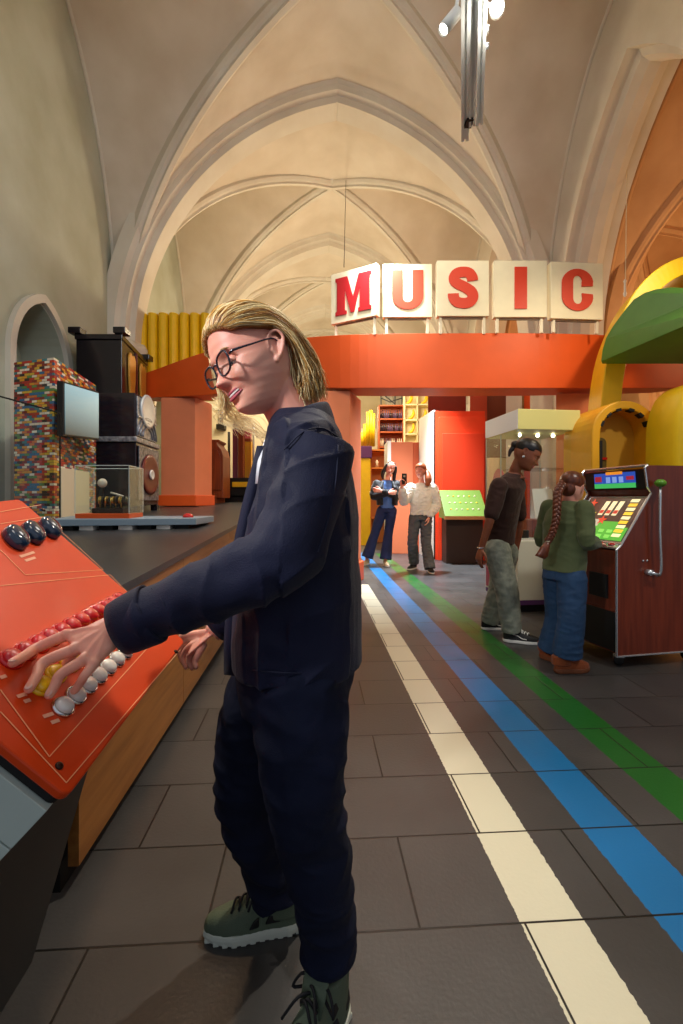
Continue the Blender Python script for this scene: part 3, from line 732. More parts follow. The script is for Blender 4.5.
# ================================================================== orange gateway with the MUSIC boards
gw = thing('gateway', 'broad orange curved beam on salmon columns across the hall under the letter boards', 'gateway', P(400, 0, 5.8).xy.to_3d())
prof = [(120, 378, 399, 7.3), (145, 373, 398, 7.0), (205, 352, 395, 6.5), (255, 343, 391, 6.15), (300, 338, 388, 5.9), (350, 334.5, 388, 5.65), (400, 333.5, 388, 5.6), (500, 333, 388, 5.6), (560, 333.5, 388, 5.65), (605, 335, 388, 5.8), (645, 338, 388, 6.0), (690, 343, 388, 6.3)]
R = []
for px, yt, yb, Y in catmull(prof, 5):
    c = P(px, yb, Y); t = P(px, yt, Y); dr_ = Vector((c.x-P(400, 0, 9).x, c.y-9.5, 0)).normalized()*-.45
    R.append([c, t, t+dr_, c+dr_])
MB().rings(R).build('beam', M_or, gw, False, .006)
def column(name, face, side, Y0, Y1, ztop, zbot, m=M_sal, plinth=None, par=gw):
    a = P(face[0], 0, Y0); b = P(face[1], 0, Y0); c = P(side, 0, Y1); d = a+(c-b)
    q = [flat(p, zbot) for p in (a, b, c, d)]
    MB().prism(q, (0, 0, ztop-zbot)).build(name, m, par, False, .006)
    if plinth:
        cc = (q[0]+q[2])/2; MB().prism([cc+(p-cc)*1.12 for p in q], (0, 0, plinth)).build('plinth', M_or, par, False, .008)
column('column', (161, 195), 212, 6.75, 7.2, 2.62, stz(P(180, 0, 7.0)), plinth=.16)
column('column', (308, 350), 361, 5.75, 6.3, 2.48, 0, plinth=.26)
column('column', (556, 591), 600, 5.9, 6.4, 2.48, 0, plinth=.26)
# rear ring in dark red seen through the opening
M_dred = mat('dark_red_paint', '#8e2c18', 0.5, noise_amt=.05)
rb = thing('rear_portal', 'dark red inner portal behind the gateway opening, above the orange partition', 'gateway', P(500, 0, 9.0).xy.to_3d())
MB().prism([flat(P(428, 0, 9.6), 0), flat(P(466, 0, 9.6), 0), flat(P(466, 0, 9.9), 0), flat(P(428, 0, 9.9), 0)], (0, 0, 3.5)).build('post', M_dred, rb, False, .006)
MB().prism([flat(P(470, 0, 9.3), 0), flat(P(487, 0, 9.3), 0), flat(P(487, 0, 9.7), 0), flat(P(470, 0, 9.7), 0)], (0, 0, 3.5)).build('post', mat('salmon_red_paint', '#b8462a', .5), rb, False, .006)
MB().prism([flat(P(487, 0, 9.6), 2.0), flat(P(522, 0, 9.6), 2.0), flat(P(522, 0, 9.7), 2.0), flat(P(487, 0, 9.7), 2.0)], (0, 0, 1.5)).build('panel', mat('brown_red_paint', '#7a3a24', .5), rb, False, .006)
MB().prism([flat(P(524, 0, 9.3), 0), flat(P(557, 0, 9.3), 0), flat(P(557, 0, 9.7), 0), flat(P(524, 0, 9.7), 0)], (0, 0, 3.5)).build('post', M_or, rb, False, .006)
MB().prism([flat(P(428, 0, 9.55), 3.5), flat(P(600, 0, 9.55), 3.5), flat(P(600, 0, 9.9), 3.5), flat(P(428, 0, 9.9), 3.5)], (0, 0, .4)).build('lintel', M_or, rb, False, .006)
# bright white tall panel seen between posts
tag(MB().prism([flat(P(506, 0, 8.9), 0), flat(P(522, 0, 8.9), 0), flat(P(522, 0, 8.95), 0), flat(P(506, 0, 8.95), 0)], (0, 0, 3.2)).build('white_panel', M_white, None, False, .004), 'narrow white upright panel between the red posts behind the display case', 'panel')

# ---- letter boards
M_board = mat('cream_board', '#f2ecd2', 0.5, noise_amt=.03); M_let = mat('red_letter', '#dc4028', 0.45); M_let2 = mat('deep_red_letter', '#b8222a', 0.45)
M_post = mat('white_post', '#ddd6c4', 0.4); M_out = mat('letter_outline', '#5a2a20', .6)
def arcpts(cx, cz, rx, rz, a0, a1, n=14):
    return [(cx+rx*math.cos(math.radians(a0+(a1-a0)*k/n)), cz+rz*math.sin(math.radians(a0+(a1-a0)*k/n))) for k in range(n+1)]
def strip(outer, inner): return outer+inner[::-1]
def thick(center, w):
    """outline of a thick stroke through centre points"""
    L_, R_ = [], []
    for i, p in enumerate(center):
        a = center[max(i-1, 0)]; b = center[min(i+1, len(center)-1)]; dx, dz = b[0]-a[0], b[1]-a[1]; l = math.hypot(dx, dz) or 1
        ww = w[i] if isinstance(w, list) else w
        L_.append((p[0]-dz/l*ww/2, p[1]+dx/l*ww/2)); R_.append((p[0]+dz/l*ww/2, p[1]-dx/l*ww/2))
    return L_+R_[::-1]
LET = {   # unit box: x -.5...5 , z 0..1 ; list of polygons
 'M': [[(-.47, 0), (-.47, .09), (-.43, .11), (-.43, .89), (-.47, .91), (-.47, 1), (-.15, 1), (0, .42), (.15, 1), (.47, 1), (.47, .91), (.43, .89), (.43, .11), (.47, .09), (.47, 0), (.14, 0), (.14, .09), (.18, .11), (.18, .66), (.03, .02), (-.06, .02), (-.22, .66), (-.22, .11), (-.17, .09), (-.17, 0)]],
 'U': [strip([(-.38, 1)]+arcpts(0, .34, .38, .34, 180, 360)+[(.38, 1)], [(-.12, 1)]+arcpts(0, .30, .12, .12, 180, 360)+[(.12, 1)])],
 'I': [[(-.14, 0), (.14, 0), (.14, 1), (-.14, 1)]],
 'S': None, 'C': None}
c_ = [(.22, .66), (.20, .76), (.13, .85), (.0, .875), (-.14, .84), (-.21, .74), (-.18, .63), (-.05, .55), (.08, .48), (.20, .38), (.22, .25), (.14, .14), (0, .115), (-.15, .15), (-.22, .25), (-.23, .35)]
c_ = [tuple(p) for p in catmull(c_, 4)]
LET['S'] = [thick(c_, .25)]
LET['C'] = [strip([(.36, .60), (.36, .70)]+arcpts(0, .66, .37, .34, 6, 180)+arcpts(0, .34, .37, .34, 180, 354)+[(.36, .40)], [(.10, .58), (.10, .70)]+arcpts(0, .70, .11, .14, 0, 180)+arcpts(0, .30, .11, .14, 180, 360)+[(.10, .42)])]
signs = [('M', 331, 377, 269, 320, 5.85, 5.55, .62, 'leftmost, turned slightly'), ('U', 383, 432, 264, 317, 5.62, 5.62, .5, ''), ('S', 437, 489, 260.5, 316, 5.55, 5.55, .5, ''), ('I', 494, 547, 260.5, 317, 5.52, 5.52, .5, ''), ('C', 551, 603, 262.5, 319, 5.5, 5.55, .5, '')]
lab = {'M': 'square cream board with deep red letter M at the left end of the row', 'U': 'square cream board with red letter U, second in the row', 'S': 'square cream board with red letter S in the middle of the row', 'I': 'square cream board with red letter I between S and C', 'C': 'square cream board with red letter C at the right end'}
for ch, x0, x1, yt, yb, Y0, Y1, _, _2 in signs:
    a, b = P(x0, yb, Y0), P(x1, yb, Y1); zt_ = (P(x0, yt, Y0).z+P(x1, yt, Y1).z)/2; zb_ = (a.z+b.z)/2
    e = (b-a).xy.to_3d(); w = e.length; e = e.normalized(); back = Vector((-e.y, e.x, 0))
    r = thing('letter_board', lab[ch], 'sign', flat((a+b)/2, zb_-.2), group=None)
    a = flat(a, zb_)
    MB().prism([a, a+e*w, a+e*w+Vector((0, 0, zt_-zb_)), a+Vector((0, 0, zt_-zb_))], back*.09).build('board', M_board, r, False, .004)
    h = zt_-zb_; cx = a+e*w/2+Vector((0, 0, h*.14)); sz = h*.74; wx = sz*(1.12 if ch == 'M' else 1.05)
    for poly in LET[ch]:
        pts = [cx+e*x*wx+Vector((0, 0, z*sz))-back*.003 for x, z in poly]
        MB().prism(pts, -back*.012).build('letter', M_let2 if ch == 'M' else M_let, r)
    for f in (.08, .92):
        p = a+e*w*f+back*.045; MB().box2((p.x-.016, p.y-.016, 3.14), (p.x+.016, p.y+.016, zb_+.02)).build('post', M_post, r)
    p = a+e*w*.5+back*.045
    m_ = MB(); m_.tube([a+e*.05*w+back*.04+Vector((0, 0, -.015)), a+e*.95*w+back*.04+Vector((0, 0, -.015))], .012, 6); m_.build('rail', mat('dark_rail', '#6a5a4a', .5), r)
# suspension cord in front of M
tag(MB().tube([P(344, 267, 5.9), P(346, 178, 10.1)], .006, 6).build('suspension_cable', mat('dark_cable', '#4a4238', .5), None), 'thin dark cable running up from the M board to the vault', 'cable')

# ---- yellow fluted wall piece left, above the beam
M_yel = mat('yellow_paint', '#ecc20e', 0.45, noise_amt=.04)
fl = []
f0, f1 = P(138, 0, 8.0), P(232, 0, 8.0); n = 9
pts = []
for k in range(n):
    p0 = f0+(f1-f0)*(k/n); p1 = f0+(f1-f0)*((k+1)/n); w = (p1-p0).length
    for a in range(0, 9):
        th = PI*a/8; pts.append(p0+(p1-p0)*(.5-.5*math.cos(th)*.96)+Vector((0, -.12*math.sin(th), 0)))
z0_, z1_ = 2.9, 1.1+185/455*8
poly = [flat(p, z0_) for p in pts]+[flat(f1+Vector((0, .3, 0)), z0_), flat(f0+Vector((0, .3, 0)), z0_)]
tag(MB().prism(poly, (0, 0, z1_-z0_)).build('fluted_panel', M_yel, None), 'bright yellow fluted panel standing behind the left end of the orange beam', 'panel')

# ---- exhibits glimpsed left, between the left column and the boy
cr = tag(MB().prism([flat(P(206, 0, 11.0), 0), flat(P(330, 0, 11.0), 0), flat(P(330, 0, 11.2), 0), flat(P(206, 0, 11.2), 0)], (0, 0, 3.6)).build('exhibit_wall', M_cream, None, False, .004), 'cream partition wall behind the instruments on the left', 'partition')
M_bwood = wood('brown_wood', '#8a4318', '#6e3010', 5, .4)
hb = 1.02
x0, x1 = P(209, 0, 8.0), P(223, 0, 8.0)
ol = [(209, 498), (223, 498), (223, 456), (221, 449), (217.5, 445), (216.5, 442.5), (219, 441), (219, 439.5), (209, 439.5)]
bc = thing('carved_cabinet', 'brown wooden cabinet with curved shoulder right of the left column', 'cabinet', flat(P(216, 0, 8.1), stz(P(216, 0, 8.0))))
MB().prism([P(x-4 if x == 209 else x, y, 7.7) for x, y in ol], (0, .5, 0)).build('case', M_bwood, bc, False, .01)
MB().prism([P(x, y, 7.69) for x, y in ((211, 490), (221, 490), (221, 458), (218, 450), (211, 448))], (0, -.02, 0)).build('panel', M_bwood, bc, False, .005)
MB().box2(tuple(P(205, 503.5, 7.65)), tuple(P(225, 494, 8.25))).build('base', M_bwood, bc, False, .004)
# podium and pipes
pod = thing('exhibit_podium', 'dark low podium with yellow front edge carrying pipes and wooden instruments', 'podium', flat(P(245, 0, 8.8), 0.9))
MB().box2(tuple(P(222, 496, 8.6)), tuple(P(275, 480, 9.6))).build('podium_block', M_blackm, pod, False, .01)
MB().box2(tuple(P(232, 487, 8.55)), tuple(P(275, 482, 8.6))).build('yellow_edge', M_yel, pod, False, .005)
MB().box2((P(222, 0, 8.6).x, 8.65, 0), (P(275, 0, 8.6).x, 9.55, P(0, 496, 8.6).z)).build('podium_plinth', M_blackm, pod, False, .01)
def pipe(name, label, cat, px, w, y0, y1, m, Y=9.0, kind='box'):
    a = P(px-w/2, y1, Y); b = P(px+w/2, y0, Y); c = (a+b)/2
    r = thing(name, label, cat, Vector((c.x, Y, min(a.z, b.z))))
    if kind == 'box':
        MB().box2((a.x, Y-.08, a.z), (b.x, Y+.08, b.z)).build('body', m, r, False, .006)
    else: MB().tube([(c.x, Y, a.z), (c.x, Y, b.z)], (b.x-a.x)/2, 12).build('body', m, r, True)
    MB().box2((a.x-.01, Y-.09, a.z), (b.x+.01, Y+.09, a.z+.06)).build('foot', M_bwood, r, False, .004)
    return r
M_pur = mat('purple_pipe', '#7a3f5a', .4); M_pink = mat('pink_pipe', '#c86a72', .4)
pipe('organ_pipe', 'slim black pipe nearest the carved cabinet on the dark podium', 'organ pipe', 229, 2.6, 432, 481, M_black, 9.0, 'tube')
pipe('organ_pipe', 'purple topped pipe beside the slim black pipe on the dark podium', 'organ pipe', 236, 5, 425, 483, M_pur, 9.0)
pipe('organ_pipe', 'wide brown wooden pipe in the middle of the dark podium', 'organ pipe', 241.5, 5.2, 428, 482, M_bwood, 8.9)
pipe('organ_pipe', 'pink pipe over a yellow chest, right of the brown pipe', 'organ pipe', 248, 6, 430, 442, M_pink, 9.1)
pipe('wind_chest', 'yellow wind chest under the pink pipe, right of the brown pipe', 'chest', 248, 8, 442, 483, mat('ochre_paint', '#d9a52a', .5), 9.1)
pipe('organ_pipe', 'thin grey metal pipe closest to the boy on the podium', 'organ pipe', 253.5, 2, 424, 478, M_steel, 8.8, 'tube')
sh = thing('wall_bracket_clock', 'small dark bracket with upright metal rods on the cream partition', 'bracket', P(221, 427, 10.9))
MB().box2(tuple(P(216, 429, 10.8)), tuple(P(226.5, 425.5, 11.0))).build('bracket_shelf', M_black, sh)
for x in (219, 220.8, 222.5): MB().tube([P(x, 425.5, 10.9), P(x, 404, 10.9)], .014, 8).build('rod', M_orn, sh, True)

# ---- seen through the opening
shf = thing('bottle_rack', 'tall orange brown rack of three shelves with small dark bottles, behind the doorway', 'rack', flat(P(391, 0, 12.5), 0))
M_shelf = mat('orange_brown_board', '#b0541e', .5); M_lshelf = mat('cream_shelf', '#efe2b4', .5)
def rack(par, x0, x1, ys, Y, m, depth=.3, back=None):
    a = P(x0, ys[-1], Y); b = P(x1, ys[0], Y)
    for x in (a.x, b.x): MB().box2((x-.02, Y, 0), (x+.02, Y+depth, b.z)).build('side_panel', m, par)
    for y in ys: z = P(0, y, Y).z; MB().box2((a.x, Y, z-.018), (b.x, Y+depth, z+.018)).build('shelf', m, par)
    MB().box2((a.x, Y+depth, 0), (b.x, Y+depth+.02, b.z)).build('back_panel', back or m, par)
rack(shf, 379, 403.5, [405.5, 419, 432, 447], 12.5, M_shelf)
M_bot = [mat('dark_bottle', '#2e2430', .3), mat('pale_bottle', '#d9c9b0', .3), mat('violet_bottle', '#5c4a6a', .3)]
ORD = ['first', 'second', 'third', 'fourth', 'fifth', 'sixth', 'seventh', 'eighth', 'ninth', 'tenth', 'eleventh', 'twelfth']
proto = {}
for ri, y in enumerate((419, 432, 447)):
    for k in range(12):
        p = P(381+k*1.86, y, 12.62); p.z += .018
        h = .22+.03*random.random(); mi = random.randrange(3)
        if mi not in proto:
            o = MB().lathe([(.0001, 0), (.024, 0), (.024, .13), (.009, .17), (.009, .22), (.0001, .22)], p, None, 8).build('bottle', M_bot[mi], None, True, loc=p); proto[mi] = o
        else: o = proto[mi].copy(); COL.objects.link(o)
        o.location = p; tag(o, ('dark', 'pale', 'violet')[mi]+' bottle, '+ORD[k]+' from the left on the '+('top', 'middle', 'bottom')[ri]+' shelf of the orange rack', 'bottle', 'bottles on the orange rack')
ban = thing('banana_rack', 'cream grid shelf with yellow toys right of the bottle rack', 'rack', flat(P(418, 0, 12.4), 0))
rack(ban, 404.5, 431, [388, 404.5, 420, 434, 450], 12.4, M_lshelf, .25)
for x in (417.5,): q = P(x, 0, 12.4); MB().box2((q.x-.015, 12.4, 0), (q.x+.015, 12.65, P(0, 388, 12.4).z)).build('divider', M_lshelf, ban)
by = 0
for (x, y, lb) in ((411, 420, 'yellow toy banana in the left middle compartment of the cream grid shelf'), (411, 434, 'yellow toy banana in the left lower compartment of the cream grid shelf'), (409, 404.5, 'yellow toy banana in the left top compartment of the cream grid shelf'), (424, 404.5, 'yellow toy banana in the right top compartment of the cream grid shelf'), (423, 420, 'yellow toy banana in the right middle compartment of the cream grid shelf')):
    b0 = P(x, y, 12.45); b0.z += .03
    tag(MB().tube([b0+Vector((-.07, 0, .0)), b0+Vector((.03, 0, .05)), b0+Vector((.07, 0, .15)), b0+Vector((.06, 0, .26))], [.02, .045, .045, .015], 8, sub=4).build('toy_banana', M_yel, None, True), lb, 'toy')
fr = thing('metal_frame', 'dark metal frame on top of the bottle rack', 'frame', P(391, 405, 12.6))
for x in (381, 395, 402): MB().tube([P(x, 404.5, 12.6), P(x, 394, 12.6)], .02, 6).build('upright', M_black, fr)
MB().tube([P(380, 395, 12.6), P(403, 393.5, 12.6)], .02, 6).build('crossbar', M_black, fr); MB().tube([P(384, 395, 12.6), P(395, 404, 12.6)], .016, 6).build('brace', M_black, fr)
MB().tube([P(381, 398, 12.6), P(390, 402, 12.6), P(402, 398, 12.6)], .016, 6).build('brace', M_black, fr)
osf = thing('display_shelving', 'orange and yellow lit shelving behind the left person in the doorway', 'shelving', flat(P(378, 0, 11.5), 0))
M_osh = mat('warm_orange_board', '#e08a3a', .5)
rack(osf, 370.5, 388, [450, 468, 492, 518], 11.5, M_osh, .35, mat('amber_back', '#d99040', .5))
rack(osf, 358, 369, [469, 495, 530], 11.6, M_lshelf, .35, mat('yellow_back', '#e6b830', .5))
for x, y, m, lb in ((377, 468, M_cream, 'small cream ornament on the upper orange shelf'), (381, 492, M_white, 'small white ornament on the middle orange shelf')):
    q = P(x, y, 11.6); q.z += .02; tag(MB().lathe([(.0001, 0), (.05, 0), (.03, .08), (.045, .14), (.0001, .19)], q, None, 10).build('ornament', m, None, True), lb, 'ornament')
M_vio = mat('violet_paint', '#5b2a5e', .5)
yo = thing('yellow_pipe_organ', 'yellow stepped pipe bundle on a violet box at the left of the doorway', 'organ', flat(P(366, 0, 11.0), 0))
for k, (x, yt) in enumerate(((362, 432), (365, 424), (368, 412), (371, 410), (373.5, 413))):
    p = P(x, yt, 11.2); zb_ = P(0, 446, 11.2).z
    MB().tube([(p.x, 11.2+.02*k, zb_), (p.x, 11.2+.02*k, p.z)], .042, 10).build('pipe', M_yel, yo, True)
MB().box2((P(360, 0, 11.0).x, 11.0, P(0, 458, 11).z), (P(372, 0, 11).x, 11.5, P(0, 446, 11).z)).build('violet_box', M_vio, yo, False, .01)
MB().box2((P(361, 0, 11.0).x, 11.02, 0), (P(370.5, 0, 11).x, 11.45, P(0, 458, 11).z)).build('pedestal', M_yel, yo, False, .01)
bw = struct(MB().prism([flat(P(352, 0, 14.0), 0), flat(P(470, 0, 14.0), 0), flat(P(470, 0, 14.2), 0), flat(P(352, 0, 14.2), 0)], (0, 0, 3.3)).build('wall_rear', M_cream))
# salmon box with white edge
sb = thing('salmon_booth', 'salmon box booth with white left edge behind the two posing people', 'booth', flat(P(400, 0, 9.3), 0))
ztb = P(0, 442, 9.3).z
MB().box2((P(389.5, 0, 9.3).x, 9.3, 0), (P(413, 0, 9.3).x, 10.0, ztb)).build('booth_body', mat('salmon_booth_paint', '#cd6f48', .5), sb, False, .008)
MB().box2((P(387.5, 0, 9.28).x, 9.28, 0), (P(391, 0, 9.28).x, 10.0, ztb+.02)).build('white_edge', M_white, sb)
MB().box2((P(413, 0, 9.35).x, 9.35, 0), (P(425, 0, 9.35).x, 10.0, ztb)).build('booth_wing', mat('salmon_booth_paint2', '#c0562e', .5), sb, False, .008)
# orange partition with white side
op = thing('orange_partition', 'big orange red partition with bright white side right of the posing people', 'partition', flat(P(450, 0, 8.6), 0))
a = P(433.5, 0, 8.35); b = P(485, 0, 8.35); w_ = P(419, 0, 9.3)
MB().prism([flat(a, 0), flat(b, 0), flat(b+Vector((0, .6, 0)), 0), flat(w_+Vector((.12, .0, 0)), 0)], (0, 0, P(0, 411, 8.35).z)).build('core', M_red, op, False, .006)
MB().prism([flat(a+Vector((-.002, 0, 0)), 0), flat(w_, 0), flat(w_+Vector((.05, .0, 0)), 0), flat(a+Vector((.03, 0, 0)), 0)], (0, 0, P(0, 410.5, 8.35).z+.01)).build('white_side', M_white, op)
MB().box2((P(438.5, 0, 8.3).x, 8.28, 0), (P(485, 0, 8.3).x, 8.34, P(0, 417, 8.3).z)).build('front_panel', M_red, op, False, .006)
MB().box2((P(443, 0, 8.2).x, 8.24, .05), (P(485, 0, 8.2).x, 8.28, P(0, 433, 8.2).z)).build('inset_panel', mat('red_orange_deep', '#dd3d1c', .45), op, False, .006)
# green control desk
gd = thing('green_desk', 'dark desk with sloping olive green panel in front of the orange partition', 'desk', flat(P(462, 0, 7.9), 0))
xa, xb = P(447, 0, 7.8).x, P(484, 0, 7.8).x
MB().box2((xa, 7.85, 0), (xb, 8.22, P(0, 516, 7.8).z)).build('body', mat('dark_brown_body', '#2c1c16', .5), gd, False, .008)
zA, zB = P(0, 516, 7.75).z, P(0, 490, 8.1).z
MB().prism([(xa-.05, 7.72, zA), (xa-.05, 8.2, zB), (xa-.05, 8.22, zA-.04), (xa-.05, 7.74, zA-.05)], (xb-xa+.1, 0, 0)).build('sloping_top', mat('olive_panel', '#5f7a2e', .4), gd, False, .004)
MB().prism([(xa-.06, 7.70, zA-.005), (xa-.06, 7.70, zA-.06), (xa-.06, 7.75, zA-.06), (xa-.06, 7.75, zA-.005)], (xb-xa+.12, 0, 0)).build('front_lip', mat('tan_lip', '#b0784a', .5), gd)
for r_ in range(3):
    for k in range(6):
        f = .25+.25*r_; p = Vector((xa+.08+(xb-xa-.16)*k/5, 7.72+(.48)*f, zA+(zB-zA)*f))
        MB().ell(p, (.018, .018, .012), None, 8, 6).build('knob', M_cream if (k+r_) % 3 else M_yel, gd, True)

# ---- glass display case
U8 = Matrix.Rotation(math.radians(7), 3, 'Z')
cn = P(518, 0, 4.43); cw, cd = .655, .72
def CP(u, v, z): p = cn+U8 @ Vector((u, v, 0)); return Vector((p.x, p.y, z))
dc = thing('display_case', 'tall glass display case with pale lid and white base left of the fruit machine', 'display case', CP(cw/2, cd/2, 0))
def cbox(u0, u1, v0, v1, z0, z1, m, nm, par=dc, bev=.0):
    return MB().prism([CP(u0, v0, z0), CP(u1, v0, z0), CP(u1, v1, z0), CP(u0, v1, z0)], (0, 0, z1-z0)).build(nm, m, par, False, bev)
M_lid = mat('pale_yellow_lid', '#dcd688', .5); M_base = mat('case_base_white', '#d4d6c4', .45)
cbox(0, cw, 0, cd, 1.79, 1.99, M_lid, 'lid', bev=.006)
cbox(-.004, -.001, 0.0, cd, 1.795, 1.985, mat('lid_side_white', '#e4ecf0', .5), 'lid_side')
cbox(.0, cw, .0, cd, .12, .70, M_base, 'base', bev=.004)
cbox(-.006, -.002, .10, cd-.02, .14, .68, mat('magenta_panel', '#9a2a48', .4), 'side_panel')
cbox(.0, cw, .0, cd, .075, .12, mat('violet_strip', '#5a3068', .4), 'violet_strip')
cbox(.03, cw-.03, .03, cd-.03, 0, .075, M_blackm, 'plinth')
cbox(.01, cw-.01, .01, cd-.01, .70, .72, M_white, 'floor_board')
for (u0, u1, v0, v1) in ((0, cw, 0, .006), (0, cw, cd-.006, cd), (0, .006, .006, cd-.006), (cw-.006, cw, .006, cd-.006)):
    cbox(u0, u1, v0, v1, .72, 1.79, M_glass, 'glass_pane')
for (u, v) in ((0, 0), (cw-.008, 0), (0, cd-.008), (cw-.008, cd-.008), (0, cd/2)):
    cbox(u, u+.007, v, v+.007, .72, 1.79, mat('glass_edge', '#a9c4c0', .3), 'glass_edge')
for u in (.15, .35, .52): MB().ell(CP(u, .25, 1.77), .02, None, 10, 6).build('case_lamp', mat('case_lamp_glow', '#fff2d8', .4, emit='#fff0d0', emit_s=6), dc, True)
cbox(.10, cw-.02, .15, cd-.05, 1.42, 1.428, M_glass, 'shelf_glass')
# things inside
wb = thing('wooden_box', 'reddish wooden box with white document on top inside the glass case', 'box', CP(.45, .3, .72))
cbox(.22, .55, .12, .42, .722, .90, wood('red_wood', '#9a4420', '#7c3014', 5, .35), 'box_body', wb, .006)
tag(MB().prism([CP(.30, .20, .91), CP(.52, .20, .91), CP(.56, .34, 1.22), CP(.34, .34, 1.22)], (0, .01, 0)).build('document_stand', M_white, None, False, .002), 'white upright document card leaning on the wooden box in the case', 'document')
pr = thing('printed_disc', 'pink red round disc hanging at the left side inside the glass case', 'disc', CP(.06, .5, 1.1))
RD = Matrix.Rotation(PI/2, 3, 'Y')
MB().lathe([(.0001, 0), (.20, 0), (.20, .012), (.0001, .012)], CP(.05, .52, 1.24), RD, 28).build('disc', mat('pink_disc', '#c84a5a', .35), pr)
MB().lathe([(.0001, .012), (.06, .012), (.06, .018), (.0001, .018)], CP(.05, .52, 1.24), RD, 20).build('hub', mat('pale_pink', '#e9a8a8', .4), pr)
MB().tube([CP(.06, .52, 1.04), CP(.06, .52, .72)], .01, 8).build('stand', M_steel, pr)
ins_ = thing('small_instrument', 'small dark instrument standing near the front corner inside the glass case', 'instrument', CP(.1, .12, .72))
cbox(.04, .16, .08, .22, .722, .80, M_dk, 'body', ins_, .006); MB().tube([CP(.1, .15, .8), CP(.1, .15, .9)], .012, 8).build('stem', M_br, ins_, True); MB().ell(CP(.1, .15, .92), .025, None, 12, 8).build('knob', M_white, ins_, True)

# ---- giant yellow loop with green leaf, the toy arch, round yellow body
lp = thing('yellow_loop', 'giant yellow curved stem sculpture behind the green leaf', 'sculpture', flat(P(600, 0, 5.0), 0))
pp = [(604, 640, 5.0), (603, 520, 5.0), (602, 440, 5.0), (606, 385, 5.0), (615, 345, 5.0), (634, 306, 5.0), (660, 282, 5.0), (692, 274, 5.0), (728, 284, 5.0), (762, 320, 5.0), (785, 380, 5.0)]
pts = [P(x, y, Y) for x, y, Y in pp]; pts[0].z = 0
pts = [Vector(p) for p in catmull(pts, 6)]
MB().sweep(pts, (0.25, 1, 0), [(-.25, -.095), (.25, -.095), (.25, .095), (-.25, .095)]).build('stem_band', M_yel, lp, False, .01)
M_leaf = mat('leaf_green', '#4f8a30', .45, noise_amt=.05)
lf = thing('green_leaf', 'giant green wedge shaped leaf in front of the yellow loop', 'sculpture', P(640, 362, 4.4))
oy = [(601, 361.5), (602.5, 350), (606, 338), (613, 326), (624, 311), (634, 299), (645, 292.5), (656, 289), (672, 287), (690, 288), (715, 293), (745, 306), (745, 306)]
def LY(x): return 4.6-(x-601)/82*.80
fr_ = [P(x, y, LY(x)) for x, y in oy]; zl = P(601, 361.5, 4.6).z
front = fr_+[flat(fr_[-1], zl)]; bk = [Vector((p.x+(4.68-p.y)*.72, 4.68, p.z)) for p in front]
R = [front, bk]; MB().rings([front, bk]).build('leaf_blade', M_leaf, lf, False, .006)
ta = thing('toy_arch', 'round topped yellow arch prop with toothed recess behind the fruit machine', 'prop', flat(P(625, 0, 4.2), 0))
def archpoly(cx, r, zc, zb_, n=18): return [(cx+r, zb_)]+[(cx+r*math.cos(PI*k/n), zc+r*math.sin(PI*k/n)) for k in range(n+1)]+[(cx-r, zb_)]
YA = 4.15; cxm = P(625.5, 0, YA).x; R1 = 33.5/455*YA; zc = P(0, 400.5, YA).z-R1; R2 = 25/455*YA; zc2 = zc
outer = archpoly(cxm, R1, zc, 0); inner = archpoly(cxm, R2, zc, 0)
ring = outer+inner[::-1]
MB().prism([(x, YA, z) for x, z in ring], (-.02, .5, 0)).build('arch_frame', mat('golden_yellow', '#e8a818', .45, noise_amt=.04), ta, False, .012)
MB().prism([(x, YA+.22, z) for x, z in archpoly(cxm, R2+.01, zc, 0)], (0, .1, 0)).build('recess_wall', mat('ochre_wall', '#d29a28', .5), ta)
for a in (25, 50, 75, 105, 130, 155):
    c = Vector((cxm+R2*math.cos(math.radians(a)), YA+.03, zc+R2*math.sin(math.radians(a)))); MB().box(c, (.025, .06, .05), Matrix.Rotation(-math.radians(a), 3, 'Y')).build('tooth', M_blackm, ta)
for s_ in (-1, 1):
    MB().box2((cxm+s_*(R2-.004)-.012, YA-.004, zc-.34), (cxm+s_*(R2-.004)+.012, YA+.02, zc-.06)).build('slot', M_blackm, ta)
sx_ = P(613.5, 0, YA).x
MB().prism([(x, YA+.205, z) for x, z in archpoly(sx_, .055, zc-.06, .9, 10)], (0, .02, 0)).build('inner_slot', mat('dark_ochre', '#6a5410', .6), ta)
MB().box2((sx_-.055, YA+.19, P(0, 457, YA).z-.01), (sx_+.055, YA+.21, P(0, 457, YA).z+.015)).build('red_bar', M_bred, ta)
yb = thing('rounded_prop', 'large rounded yellow prop at the right edge above the fruit machine', 'prop', P(700, 470, 3.75))
cy_ = [(666, 440), (666, 470), (669, 485), (676, 497), (690, 506), (730, 512), (780, 500), (800, 450), (790, 400), (750, 378), (700, 380), (680, 390), (671, 405), (667, 422)]
cy_ = [tuple(p) for p in catmull(cy_+[cy_[0]], 4)][:-1]
ctr = P(730, 445, 3.75)
MB().rings([[ctr+(P(x, y, 3.75)-ctr)*s_+Vector((0, dy, 0)) for x, y in cy_] for s_, dy in ((.93, -.12), (1, -.06), (1, .25), (.93, .3))]).build('rounded_shell', M_yel, yb, True)
MB().tube([ctr+Vector((0, .1, -.3)), flat(ctr, 0)+Vector((0, .1, 0))], .12, 16).build('support', M_yel, yb, True)

